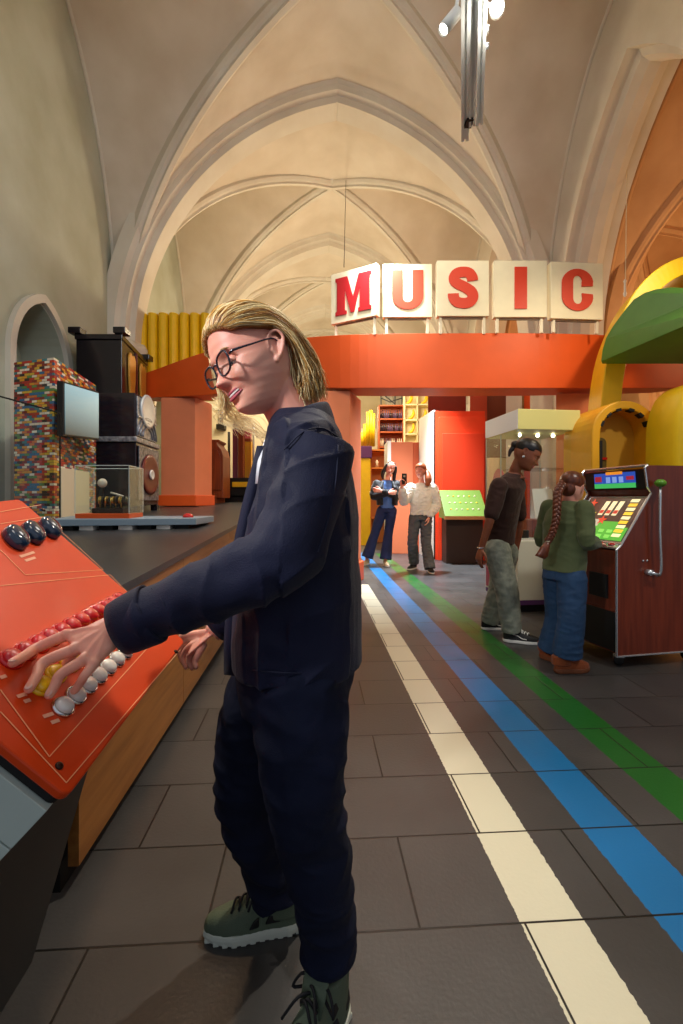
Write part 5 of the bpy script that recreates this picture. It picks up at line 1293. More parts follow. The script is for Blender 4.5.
# far arm and hand
fsh, fel, fwr = P(285, 455, 1.19), P(262, 575, 1.22), P(212, 634, 1.17)
bm_.tube([fsh, fel, fwr], [.045, .038, .025], 14, sub=4)
fw = P(209, 636, 1.165)
fd = (P(192, 648, 1.15)-fw).normalized()
fk = [P(187, 641, 1.185), P(189, 647, 1.165), P(193, 652, 1.145), P(198, 655, 1.125)]
bm_.loft([(fw-fd*.02, Vector((0, .024, 0)), Vector((.012, 0, .014))), (fw, Vector((0, .026, .004)), Vector((.011, 0, .014))), (fw+fd*.03, Vector((0, .034, .006)), Vector((.010, 0, .014))), (fw+fd*.055, Vector((0, .036, .01)), Vector((.006, 0, .010)))], 18, 2.3)
ft = [(P(180, 650, 1.185), P(182, 661, 1.18)), (P(183, 657, 1.165), P(186, 667, 1.155)), (P(189, 661, 1.14), P(192, 668, 1.13)), (P(195, 662, 1.12), P(196, 667, 1.11))]
for kk, (m1, m2) in zip(fk, ft):
    bm_.tube([fw+(kk-fw)*.5, kk, m1, m2], [.009, .0088, .008, .0068], 10, sub=4, roundcap=True)
bm_.tube([fw+Vector((-.01, .012, .004)), P(186, 636, 1.19), P(179, 640, 1.195), P(174, 645, 1.19)], [.012, .011, .0095, .0075], 10, sub=4, roundcap=True)
me = remesh(bm_, .0024, 3); body = place(me, 'body', [M_skin], boy)
# nails of the near hand
for m2, tp, r in ftips:
    d = (tp-m2).normalized(); c = tp+nb*r*.72-d*.001; s_ = d.cross(nb).normalized()
    MB().loft([(c-nb*.001, d*.0062, s_*r*.72), (c+nb*.0012, d*.0055, s_*r*.62)], 14).build('fingernail', mat('nail', '#f0c2b0', .25), body, True)
face_parts(boy, body, HC, HR, HS, mat('brow_blond', '#a87c50', .6), 1.0, True)
def HT(x, y, z): return HC+HR @ (Vector((x, y, z))*HS)
# glasses
gl = MB(); M_gl = mat('dark_glasses_frame', '#1c1a2c', .2, coat=.5)
glo = None
for e in (1, -1):
    rim = []
    for k in range(29):
        a = 2*PI*k/28; cx_, cz_ = math.cos(a), math.sin(a); ex = 2.7
        yy = e*.034+.0255*math.copysign(abs(cx_)**(2/ex), cx_); zz = -.004+.0215*math.copysign(abs(cz_)**(2/ex), cz_)+.002*e*cx_
        rim.append(HT(.0985-.10*(abs(yy)-.01)**1*.28, yy, zz))
    gl.tube(rim, .0021, 8, cap=False)
gl.tube([HT(.098, -.010, .004), HT(.1005, 0, .007), HT(.098, .010, .004)], .002, 8, sub=3)
glo = gl.build('glasses', M_gl, boy, True)
for e in (1, -1):
    MB().tube([HT(.091, e*.059, .004), HT(.086, e*.070, .006), HT(.045, e*.078, .010), HT(-.005, e*.081, .016), HT(-.020, e*.083, .006)], [.0026, .0026, .0019, .0017, .0015], 8, sub=3).build('temple', M_gl, glo, True)
    rim = [];
    for k in range(24):
        a = 2*PI*k/24; cx_, cz_ = math.cos(a), math.sin(a); ex = 2.7
        yy = e*.034+.025*math.copysign(abs(cx_)**(2/ex), cx_); zz = -.004+.021*math.copysign(abs(cz_)**(2/ex), cz_)
        rim.append(HT(.098-.10*(abs(yy)-.01)*.28, yy, zz))
    MB().prism(rim, (HR @ Vector((-.0008, 0, 0)))).build('lens', M_glass, glo)
# hair: shell plus strands
def hairpath(u, e):
    """u 0: low side sweep above the ear, 1: over the crown; e side (+1 his left, towards the camera)"""
    A = [(.068, .060, .056), (.049, .0765, .052), (.015, .0835, .045), (-.020, .0865, .038), (-.048, .084, .010), (-.058, .078, -.030), (-.060, .074, -.070), (-.052, .070, -.098)]
    B = [(.084, .004, .078), (.072, .006, .101), (.040, .010, .124), (-.010, .014, .129), (-.070, .018, .104), (-.108, .022, .045), (-.118, .024, -.020), (-.112, .030, -.082)]
    M_ = [(.078, .040, .070), (.064, .052, .084), (.032, .062, .095), (-.015, .066, .095), (-.062, .064, .066), (-.092, .060, .018), (-.100, .056, -.036), (-.092, .054, -.092)]
    w0 = (1-u)*(1-2*u); w1 = 4*u*(1-u); w2 = u*(2*u-1)
    out = []
    for a, m_, b in zip(A, M_, B):
        q = [w0*a[i]+w1*m_[i]+w2*b[i] for i in range(3)]; q[1] *= e; out.append(tuple(q))
    return out
def settle(pts, k=1.0):
    return pts
mbh = MB()
nu = 15
rows = []
for e in (-1, 1):
    us = [i/(nu-1) for i in range(nu)]
    if e == 1: us = us[::-1]
    for u in us: rows.append([HT(*p[:3]) for p in catmull(hairpath(u, e), 4)])
outer = [[p for p in r] for r in rows]
ctr_ = HT(-.01, 0, .02)
inn = [[p+(ctr_-p).normalized()*.008 for p in r] for r in rows]
n_, m_ = len(outer), len(outer[0])
vs = [p for r in outer for p in r]+[p for r in inn for p in r]; fs = []
for i in range(n_-1):
    for j in range(m_-1):
        a = i*m_+j; fs.append((a, a+1, a+m_+1, a+m_)); b_ = a+n_*m_; fs.append((b_, b_+m_, b_+m_+1, b_+1))
for i in range(n_-1):
    for j in (0, m_-1):
        a = i*m_+j; fs.append((a, a+m_, a+m_+n_*m_, a+n_*m_))
for j in range(m_-1):
    for i in (0, n_-1):
        a = i*m_+j; fs.append((a, a+n_*m_, a+n_*m_+1, a+1))
mbh.add(vs, fs); hair = mbh.build('hair', M_haird, boy, True)
rnd = random.Random(3)
sm = [MB(), MB(), MB()]
for k in range(2200):
    e = rnd.choice((1, 1, 1, -1)); u = rnd.random()**.8
    pts = hairpath(min(1, u), e); j = lambda s: rnd.uniform(-s, s)
    o1 = (j(.002), j(.002), j(.002)); o2 = (j(.016), j(.014), j(.016)); lift_ = rnd.uniform(-.001, .0045); ph_ = rnd.uniform(0, 6)
    q = []
    for i, p in enumerate(pts):
        f = i/(len(pts)-1); n = Vector(p).normalized()*lift_*(1+f)
        wv = .0016*math.sin(ph_+i*2.1)*(1+f); q.append(HT(p[0]+o1[0]+o2[0]*f*f+n.x+wv, p[1]+o1[1]+o2[1]*f*f+n.y, p[2]+o1[2]+(o2[2])*f*f+n.z+wv))
    # gravity on the loose ends, world down, and a slight curl
    cphase = rnd.uniform(0, 6)
    for i in (6, 7):
        q[i] = q[i]+Vector((.006*math.sin(cphase+i*1.5), .006*math.cos(cphase+i*1.3), -.002*(i-5)+rnd.uniform(-.012, .012)*(i-5)))
    c_ = rnd.random(); sm[0 if c_ < .42 else (1 if c_ < .82 else 2)].tube(q, [.0007, .0009, .0010, .0010, .0010, .0009, .0007, .0003], 3, sub=3)
for k in range(240):
    r = lambda s: rnd.uniform(-s, s)
    e = rnd.choice((1, 1, -1)); b0 = Vector((-.075+r(.03), e*(.062+r(.012)), -.02+r(.03))); q = []; ph = rnd.uniform(0, 6); rr_ = rnd.uniform(.004, .011); ln = rnd.uniform(.07, .10)
    for i in range(9):
        f = i/8; q.append(HT(b0.x-.012*f, b0.y+e*.004*f, b0.z)+Vector((rr_*f*math.sin(ph+f*7)+.012*f*f, rr_*f*math.cos(ph+f*7), -ln*f)))
    sm[k % 3].tube(q, [.0009]*8+[.0003], 3, sub=2)
sm[0].build('strands', M_hair, hair, True); sm[1].build('strands', M_hairl, hair, True); sm[2].build('strands', M_haird, hair, True)
# loose strands hanging past the chin on the far side
lo_ = MB()
for k in range(90):
    r = lambda s: rnd.uniform(-s, s)
    st_ = HT(.055+r(.015), -.066+r(.006), .050+r(.01)); a1 = HT(.055+r(.012), -.084+r(.006), .0); a2 = HT(.060+r(.014), -.088+r(.008), -.05+r(.01)); a3 = P(226+r(14), 410+r(12), 1.05+r(.02)); a4 = P(248+r(14), 427+r(12), 1.04+r(.02)); a5 = P(268+r(9), 440+r(8), 1.03)
    q = [st_, a1, a2, a3, a4, a5][:rnd.choice((4, 5, 5, 6))]
    lo_.tube(q, .00065, 3, sub=4)
lo_.build('loose_strands', M_hairl, hair, True)

# jacket
jb = MB()
rings_ = [(670, 229, 362, .172), (640, 228, 363, .175), (580, 234, 362, .18), (520, 244, 359, .185), (475, 256, 352, .188), (446, 262, 345, .185), (430, 264, 339, .155), (418, 268, 333, .115), (409, 274, 327, .085)]
JY = .955
secs = [(((P(a, 0, JY).x+P(b, 0, JY).x)/2, CY if y > 430 else CY-.01, P(0, y, JY).z), ((P(b, 0, JY).x-P(a, 0, JY).x)/2, 0, 0), (0, w, 0)) for y, a, b, w in rings_]
jb.loft(secs, 36, 2.5)
jb.tube([P(322, 446, .885), P(309, 490, .85), P(284, 550, .805), P(250, 574, .79), P(205, 592, .785), P(160, 610, .782), P(126, 625, .778)], [.066, .069, .068, .062, .057, .050, .042], 24, sub=4)
jb.tube([P(292, 452, 1.17), P(275, 520, 1.2), P(258, 580, 1.21), P(232, 612, 1.18), P(216, 626, 1.17)], [.066, .064, .06, .05, .042], 20, sub=4)
def jf(co, no):
    out = co.copy()
    eln = np.array(P(262, 568, .80)); dirf = np.array((P(121, 627, .778)-P(262, 568, .80)).normalized()); diru = np.array((P(284, 555, .805)-P(320, 446, .885)).normalized())
    for i in range(len(co)):
        c = co[i]; p = Vector(c)
        r = c-eln; ff = float(r @ dirf); fu = float((c-np.array(P(320, 446, .885))) @ diru)
        inarm = p.y < .87 and p.x < .0
        h = 0
        if p.y < .875 and p.x < -.10 :      # forearm rings and twist
            ph = ff*95+noise.noise(p*9)*3.2+p.z*28
            h = .013*(.5-abs(math.sin(ph*.55))**.6)*(0.45+.9*noise.noise(p*11))+.0045*noise.noise(Vector((p.x*16, p.y*16, p.z*30)))
        elif p.y < .90:
            ph = fu*62+p.x*55+noise.noise(p*7)*3.0
            h = .014*(.5-abs(math.sin(ph*.55))**.6)*(.4+.9*noise.noise(p*8))+.0045*noise.noise(p*15)
        else:
            h = .008*(.5-abs(noise.noise(Vector((p.x*7, p.y*7, p.z*3.2))))*2)+.003*noise.noise(p*18)
        out[i] = c+no[i]*h
    return out
me = remesh(jb, .0042, 8, jf); jacket = place(me, 'jacket', M_jack, boy)
# collar: stand-up fold around the neck
nc = P(300, 425, 1.0)
cf = MB(); n = 30; rin = []
for k in range(n+1):
    a = math.radians(-150+300*k/n)        # 0 = back (+x)
    ca, sa = math.cos(a), math.sin(a)
    base = Vector((TX(297, .97)+.072*ca, CY-.03+.078*sa, TZ(424)+.030*ca))
    bot = base+Vector((.014*ca, .022*sa, -.030-.010*(1-ca)))
    top = base+Vector((-.004*ca, -.004*sa, .022))
    nrm = Vector((ca, sa, .3)).normalized()*.006
    rin.append([bot, top, top-nrm, bot-nrm*1.4-Vector((0, 0, .004))])
cf.rings(rin); co2 = cf.build('collar', M_jack, jacket, True); s_ = co2.modifiers.new('s', 'SUBSURF'); s_.levels = 1; s_.render_levels = 2
# front placket, hem band, cuff, seams and button
def seam(pts, r=.0016, m=mat('navy_thread', '#141830', .8), nm='seam'): return MB().tube(pts, r, 6, sub=3).build(nm, m, jacket, True)
def onjack(px, py, Yg):      # drop a point on the near side of the jacket
    o = cam.location; d = (P(px, py, 1)-o)
    ok, loc, nn, idx = jacket.ray_cast(jacket_inv @ o, (jacket_inv.to_3x3() @ d).normalized())
    return (jacket_w @ loc)-d.normalized()*.0008 if ok else P(px, py, Yg)
bpy.context.view_layer.update(); jacket_w = jacket.matrix_world.copy(); jacket_inv = jacket_w.inverted()
for line in ([(232, 668), (260, 671), (300, 673), (352, 670)], [(284, 450), (303, 432), (322, 428), (338, 437)], [(338, 445), (336, 480), (328, 520), (318, 552)], [(130, 597), (141, 612), (150, 640)], [(152, 588), (164, 604), (170, 628)]):
    pts = [onjack(x, y, .9) for x, y in line]; seam(pts)
for k in range(1, 2): pass
M_seamd = mat('dark_seam', '#0d1022', .8)
cw_ = P(123, 627, .778); cd_ = (P(160, 610, .782)-cw_).normalized()
u_ = cd_.cross(Vector((0, 0, 1))).normalized(); v_ = u_.cross(cd_).normalized()
mbc = MB(); prof = [(-.004, .040), (-.006, .045), (.010, .0475), (.050, .0505), (.056, .050), (.056, .044), (.0, .038)]
rg = []
for x, r in prof: rg.append([cw_+cd_*x+u_*r*math.cos(a)*.92+v_*r*math.sin(a)*1.05 for a in [2*PI*k/36 for k in range(36)]])
mbc.rings(rg, True, False); mbc.build('cuff', M_jack, jacket, True)
cwf = P(216, 626, 1.17); cdf = (P(232, 612, 1.18)-cwf).normalized(); u2 = cdf.cross(Vector((0, 1, 0))).normalized(); v2 = u2.cross(cdf)
rg = [[cwf+cdf*x+u2*r*math.cos(a)+v2*r*math.sin(a) for a in [2*PI*k/30 for k in range(30)]] for x, r in [(-.006, .036), (-.008, .041), (.04, .046), (.046, .040)]]
MB().rings(rg, True, False).build('cuff', M_jack, jacket, True)
# open front edges (placket strips) and shirt
pl_ = [(262, 446), (256, 470), (247, 505), (238, 545), (232, 590), (229, 640), (229, 674)]
mbp = MB(); rr = []
for x, y in pl_:
    p = P(x, y, .96); rr.append([p+Vector((-.010, -.004, 0)), p+Vector((.014, -.010, 0)), p+Vector((.016, .010, 0)), p+Vector((-.006, .012, 0))])
mbp.rings(rr); mbp.build('placket', M_jack, jacket, True)
sh_ = MB(); sh_.loft([((TX(292), CY-.03, TZ(440)), (.062, 0, 0), (0, .06, 0)), ((TX(285), CY-.05, TZ(462)), (.058, 0, 0), (0, .06, 0)), ((TX(281), CY-.05, TZ(484)), (.056, 0, 0), (0, .05, 0))], 20)
sh_.build('shirt', mat('white_shirt', '#dfe4ea', .8), boy, True)
t2 = MB(); t2.loft([((TX(292, .96), CY-.0, TZ(600)), (.128, 0, 0), (0, .15, 0)), ((TX(292, .96), CY, TZ(694)), (.130, 0, 0), (0, .152, 0))], 30, 2.4); 
# trousers
tb_ = MB()
tb_.loft([((TX(293, .96), CY, .82), (.125, 0, 0), (0, .15, 0)), ((TX(293, .96), CY, .74), (.128, 0, 0), (0, .158, 0)), ((TX(292, .96), CY, .66), (.115, 0, 0), (0, .150, 0))], 32, 2.4)
tb_.tube([Vector((TX(302, .95), .945, .76)), P(302, 735, .925), P(306, 800, .905), P(318, 862, .92), P(329, 918, .94), P(331, 952, .95)], [.098, .094, .080, .070, .060, .056], 24, sub=4)
tb_.tube([Vector((TX(282, .98), 1.09, .76)), P(257, 725, 1.10), P(249, 790, 1.10), P(262, 842, 1.13), P(275, 885, 1.16), P(277, 893, 1.165)], [.098, .094, .080, .070, .064, .062], 24, sub=4)
def tf(co, no):
    out = co.copy()
    for i in range(len(co)):
        p = Vector(co[i]); low = max(0, min(1, (.45-p.z)/.3))
        h = .007*noise.noise(Vector((p.x*10, p.y*10, p.z*5)))+.009*(.4-abs(noise.noise(Vector((p.x*7, p.y*9, p.z*17))))*1.8)
        h += low*.009*math.sin(p.z*85+noise.noise(p*10)*4+p.x*20)*(.5+noise.noise(p*6))
        out[i] = co[i]+no[i]*h
    return out
me = remesh(tb_, .0045, 6, tf); tro = place(me, 'trousers', M_jean, boy)
# high-top trainers
M_shoe = mat('grey_green_shoe', '#55624f', .7, noise_amt=.1, bump=.2, bump_scale=300); M_sole = mat('off_white_sole', '#cfd6c8', .6); M_blk = mat('black_overlay', '#121212', .6); M_lace = mat('black_lace', '#101014', .7)
for hl, to, sd_ in ((nheel, ntoe, 1), (fheel, ftoe, -1)):
    d = (to-hl).normalized(); L = (to-hl).length; t = Vector((-d.y, d.x, 0)); up = Vector((0, 0, 1))
    u = shoe(boy, hl, to, 1.0, M_shoe, M_sole, True, 'trainer', M_lace, None, True)
    uinv = None
    for sg in (1, -1):
        def sp(x, z, o=.0): 
            W_s = .5*L*interp([(1.0, .10), (.97, .16), (.88, .26), (.72, .34), (.55, .31), (.35, .25), (.15, .24), (.04, .18), (0, .09)], x)[0]
            return hl+d*L*x+t*sg*(W_s*.99*(1-.24*(z/.12)**2*(1 if x < .45 else .5))+o)+up*z
        for quad in ([(.06, .055), (.14, .052), (.16, .085), (.08, .092)], [(.22, .045), (.38, .042), (.34, .060), (.25, .072)], [(.20, .085), (.30, .075), (.28, .10), (.20, .112)], [(.44, .040), (.54, .038), (.50, .054), (.44, .062)]):
            q = [sp(x, z, .001) for x, z in quad]; MB().prism([a-t*sg*.006 for a in q], t*sg*.008).build('overlay', M_blk, u, False, .003)
    MB().loft([(hl+d*L*.40+up*.10, t*.026, d*.004), (hl+d*L*.33+up*.155, t*.03, d*.004)], 16).build('tongue', M_shoe, u, True)
# ------------------------------------------------------------------ the other visitors
def figure(root, J, skin, voxel=.006, hs=1.0, top=None, top_sleeve=1.0, top_r=1.0, trous=None, trous_r=(.088, .066, .060), trous_end=.10, fold_amp=.004, chest=(.13, .105), waist=(.115, .095), hem=.0, hands=True, smile=.5, ears=(1, -1), loose=1.0):
    """J: dict of world points: head, fwd, up, neck, shL shR elL elR wrL wrR hipL hipR knL knR anL anR pel che ; palmL/palmR = (dir, normal, thumb)"""
    R = frame(J['fwd'], J['up']); c = J['head']
    mb = MB(); add_head(mb, c, R, hs, smile, ears)
    neck = J['neck']; mb.tube([c+R @ Vector((-.022*hs, 0, -.05*hs)), (c+R @ Vector((-.03*hs, 0, -.10*hs))+neck)/2, neck, neck-Vector((0, 0, .05))], [.046*hs, .044*hs, .05*hs, .08*hs], 16, sub=3)
    sh = (J['shL']-J['shR']).normalized(); che, pel = J['che'], J['pel']
    def fr(p, q): up = (q-p).normalized(); dpt = sh.cross(up).normalized(); return dpt
    ds = fr(pel, neck); w = (J['shL']-J['shR']).length/2
    mb.loft([(pel, sh*.12*hs, ds*.08*hs), ((pel+che)/2, sh*.10*hs, ds*.075*hs), (che, sh*.125*hs, ds*.085*hs), (che*.3+neck*.7, sh*w*.85, ds*.06*hs), (neck, sh*.05, ds*.05)], 22, 2.2)
    for s in 'LR':
        mb.tube([J['sh'+s], J['el'+s], J['wr'+s]], [.042*hs, .033*hs, .022*hs], 12, sub=4, roundcap=True)
        mb.tube([J['hip'+s], J['kn'+s], J['an'+s]], [.07*hs, .045*hs, .032*hs], 12, sub=4, roundcap=True)
        if hands:
            d, n, t = J['palm'+s]; hand(mb, J['wr'+s], d, n, t, J.get('hscale', .92)*hs, J.get('curl'+s, (.3, .35, .4, .45)))
    body = place(remesh(mb, voxel, 2), 'body', skin, root)
    # top
    mt = MB(); hemp = pel+(che-pel)*hem
    A, B = chest; C_, D = waist
    mt.loft([(hemp-(che-pel)*.02, sh*C_*top_r, ds*D*top_r), (hemp+(che-hemp)*.4, sh*(C_+.004)*top_r, ds*D*top_r), (che, sh*A*top_r, ds*B*top_r), (che*.45+neck*.55, sh*w*1.02, ds*B*.85*top_r), (neck*.85+che*.15, sh*w*.72, ds*.07), (neck-(neck-che)*.02, sh*.062, ds*.058)], 28, 2.3)
    for s in 'LR':
        a, e_, w_ = J['sh'+s], J['el'+s], J['wr'+s]
        if top_sleeve >= 1: mt.tube([a, a+(e_-a)*.5, e_, e_+(w_-e_)*.5, e_+(w_-e_)*.84], [.062*hs*loose, .058*hs*loose, .052*hs*loose, .048*hs*loose, .034*hs*loose], 16, sub=3, roundcap=True)
        else: mt.tube([a, a+(e_-a)*.5, a+(e_-a)*top_sleeve], [.064*hs, .062*hs, .058*hs], 16, sub=3, roundcap=True)
    topo = place(remesh(mt, voxel, 5, fold(fold_amp, 11, (1, 1, 1.6), 3)), J.get('topname', 'top'), top, root)
    tr = MB(); a_, b_, c_ = trous_r
    up = (che-pel).normalized()
    tr.loft([(pel+up*.07, sh*(C_-.014), ds*(D-.014)), (pel, sh*C_*.94, ds*D*.93), (pel-up*.09, sh*C_*1.0, ds*D*1.0)], 26, 2.3)
    for s in 'LR':
        h, k, n = J['hip'+s], J['kn'+s], J['an'+s]
        tr.tube([h, h+(k-h)*.5, k, k+(n-k)*.5, k+(n-k)*.97+Vector((0, 0, .0))], [a_, (a_+b_)/2, b_, (b_+c_)/2, c_], 18, sub=4); tr.ell(h, (a_*1.0, a_*1.0, a_))
    tro = place(remesh(tr, voxel, 4, fold(fold_amp, 12, (1, 1, 1.8), 9)), 'trousers', trous, root)
    return body, topo, tro, R
V = Vector
# ---- person in brown t-shirt
M_brt = mat('brown_tshirt', '#33180f', .85, sheen=.1, bump=.2, bump_scale=300); M_gjean = mat('grey_washed_jeans', '#949888', .8, noise_scale=14, color2='#666b62', bump=.3, bump_scale=300)
wrinkle(M_gjean, 16, .01, .7)
M_bhair = mat('black_hair', '#17110f', .35, spec=.6)
p1 = thing('person', 'person in brown t-shirt and grey jeans leaning to look at the fruit machine', 'person', P(505, 0, 3.6).xy.to_3d())
YA_ = 3.6
J = dict(head=P(526.5, 455, 3.55), fwd=(.80, -.40, -.48), up=(.45, -.05, .9), neck=P(515, 473, 3.6), shL=P(515, 484, 3.79), shR=P(499, 486, 3.43), che=P(504, 500, 3.62), pel=P(499, 540, 3.66),
 elR=P(490, 520, 3.38), wrR=P(481, 549, 3.42), elL=P(520, 522, 3.85), wrL=P(516, 550, 3.9), hipR=P(497, 551, 3.57), hipL=P(505, 552, 3.75), knR=P(507, 592, 3.50), knL=P(499, 590, 3.78), anR=P(512, 632, 3.52), anL=P(489, 622, 3.86),
 palmR=((-.25, .0, -1), (-1, -.3, 0), (.3, -.9, -.2)), palmL=((0, 0, -1), (1, 0, 0), (0, -1, 0)), topname='t_shirt')
body, topo, tro, R1_ = figure(p1, J, M_skin2, .0055, 1.02, M_brt, .80, 1.0, M_gjean, (.105, .086, .074), chest=(.165, .128), waist=(.140, .115), smile=1.0, hem=.0)
c = J['head']
def T1(x, y, z): return c+R1_ @ (Vector((x, y, z))*1.02)
face_parts(p1, body, c, R1_, 1.02, M_bhair, 1.0, False, True, M_skin2)
hb_ = MB(); hb_.ell(T1(-.012, 0, .048), (.104, .086, .084), R1_, 24, 16); hb_.ell(T1(-.112, 0, .035), (.034, .034, .034), R1_, 14, 10); hb_.tube([T1(-.10, 0, .03), T1(-.118, -.005, -.02), T1(-.105, -.01, -.07)], [.022, .018, .008], 10, sub=3)
def hcut(co, no): return co
me = remesh(hb_, .005, 2)
# keep the face free: push the front of the cap inside the forehead
n = len(me.vertices); co = np.empty(n*3, np.float32); me.vertices.foreach_get('co', co); co = co.reshape(-1, 3); RT = np.array(R1_.transposed()); lc = (co-np.array(c)) @ RT.T
m_ = (lc[:, 0] > .045)*(lc[:, 2] < .056)+(lc[:, 0] > -.002)*(lc[:, 2] < .030); lc[m_ > 0] *= .86; co = lc @ np.array(R1_).T+np.array(c); me.vertices.foreach_set('co', co.astype(np.float32).ravel()); me.update()
place(me, 'hair', M_bhair, p1)
MB().lathe([(.0001, -.002), (.009, -.002), (.010, 0), (.009, .002), (.0001, .002)], T1(-.004, -.083, -.036), R1_ @ Matrix.Rotation(PI/2, 3, 'X'), 14).build('earring', mat('silver', '#d8d8dc', .2, metal=1), body, True)
MB().tube([J['wrR']+V((.026*math.cos(a), .026*math.sin(a), .01)) for a in [2*PI*k/14 for k in range(15)]], .004, 6).build('bracelet', mat('silver', '#d8d8dc', .2, metal=1), p1, True)
M_bs = mat('black_shoe', '#141414', .6); M_ws = mat('white_sole', '#e4e2da', .5)
def feet(root, J, dirs, L=.255, up=M_bs, so=M_ws, **k):
    for s in 'LR':
        a = J['an'+s]; d = Vector(dirs[s]).normalized(); h = V((a.x, a.y, 0))-d*.065; shoe(root, h, h+d*L, .95, up, so, False, k.get('name', 'shoe'), k.get('lace'), k.get('stripe'))
feet(p1, J, {'R': (.93, -.30, 0), 'L': (.98, .05, 0)}, .27, stripe=M_ws, lace=M_ws, name='sneaker')
# ---- girl with braid
M_grn = mat('olive_sweater', '#57603c', .85, sheen=.15, bump=.2, bump_scale=250); M_bjean = mat('blue_wide_jeans', '#1c3a5a', .8, noise_amt=.15, bump=.2, bump_scale=300)
wrinkle(M_grn, 12, .012, .6); wrinkle(M_bjean, 12, .012, .5); wrinkle(M_brt, 13, .012, .6)
M_auburn = mat('auburn_hair', '#7a3a1a', .35, noise_scale=40, color2='#4a2010', spec=.6)
p2 = thing('person', 'girl with long auburn braid in olive sweater playing the fruit machine', 'person', P(562, 0, 2.95).xy.to_3d())
J = dict(head=P(572, 489, 2.93), fwd=(.72, .62, -.30), up=(.1, .08, 1), neck=P(569, 501, 2.93), shR=P(584, 509, 2.82), shL=P(549, 508, 3.04), che=P(566, 524, 2.93), pel=P(564, 566, 2.93),
 elR=P(587, 541, 2.76), wrR=P(596, 543, 2.98), elL=P(542, 541, 3.12), wrL=P(575, 545, 3.25), hipR=P(572, 578, 2.87), hipL=P(557, 578, 3.00), knR=P(571, 620, 2.86), knL=P(558, 618, 3.06), anR=P(567, 655, 2.90), anL=P(551, 650, 3.11),
 palmR=((.75, .65, -.1), (0, 0, 1), (-.6, .7, .1)), palmL=((1, .3, 0), (0, 0, 1), (0, -1, 0)), topname='sweater', hscale=.8, curlR=(.15, .18, .2, .25))
J['wrR'] = P(598, 544, 2.97)
body, topo, tro, R2_ = figure(p2, J, M_skin, .005, .88, M_grn, 1.0, 1.0, M_bjean, (.088, .080, .088), chest=(.145, .108), waist=(.130, .105), hem=-.10, loose=1.05)
c = J['head']
def T2(x, y, z): return c+R2_ @ (Vector((x, y, z))*.88)
face_parts(p2, body, c, R2_, .88, M_auburn, .4, False, True)
hb_ = MB(); hb_.ell(T2(-.012, 0, .046), (.092, .076, .075), R2_, 24, 16); hb_.ell(T2(-.055, 0, -.01), (.045, .05, .06), R2_, 18, 12)
me = remesh(hb_, .005, 2)
n = len(me.vertices); co = np.empty(n*3, np.float32); me.vertices.foreach_get('co', co); co = co.reshape(-1, 3); RT = np.array(R2_.transposed()); lc = (co-np.array(c)) @ RT.T
m_ = (lc[:, 0] > .040)*(lc[:, 2] < .050)+(lc[:, 0] > -.006)*(lc[:, 2] < .026); lc[m_ > 0] *= .86; co = lc @ np.array(R2_).T+np.array(c); me.vertices.foreach_set('co', co.astype(np.float32).ravel()); me.update()
hair2 = place(me, 'hair', M_auburn, p2)
# braid: three interwoven plaits
bp0 = [P(563, 484, 2.86), P(558, 492, 2.82), P(557, 505, 2.78), P(556, 520, 2.76), P(552, 534, 2.76), P(548, 541, 2.77)]
cent = [Vector(p) for p in catmull(bp0, 10)]
for s3 in range(3):
    pts = []; rr_ = []
    for i, p in enumerate(cent):
        f = i/(len(cent)-1); ph = f*2*PI*5.5+s3*2*PI/3; w_ = .017*(1-.25*f)
        t = (cent[min(i+1, len(cent)-1)]-cent[max(i-1, 0)]).normalized(); sx_ = Vector((1, 0, 0)); sx_ = (sx_-t*sx_.dot(t)).normalized(); sy_ = t.cross(sx_)
        pts.append(p+sx_*w_*math.sin(ph)+sy_*w_*.55*math.sin(2*ph)); rr_.append(.0135*(1-.25*f))
    MB().tube(pts, rr_, 8, roundcap=True).build('plait', M_auburn, hair2, True)
e0 = cent[-1]; MB().ell(e0, (.016, .016, .010), None, 12, 8).build('hair_tie', mat('pale_tie', '#d8c8a8', .5), hair2, True)
MB().loft([(e0, (.013, 0, 0), (0, .012, 0)), (e0+V((-.02, 0, -.045)), (.028, 0, -.004), (0, .02, 0)), (e0+V((-.035, 0, -.085)), (.034, 0, -.010), (0, .02, 0)), (e0+V((-.05, 0, -.10)), (.03, 0, -.012), (0, .014, 0))], 14).build('braid_tail', M_auburn, hair2, True)
M_ub = mat('brown_suede', '#7a3a16', .9, sheen=.2, bump=.2); M_us = mat('tan_sole', '#6a3a1e', .7)
for s, d in (('R', (.95, .12, 0)), ('L', (.5, -.85, 0))):
    a = J['an'+s]; d = V(d).normalized(); h = V((a.x, a.y, 0))-d*.085; 
    u = shoe(p2, h, h+d*.235, 1.12, M_ub, M_us, False, 'boot')
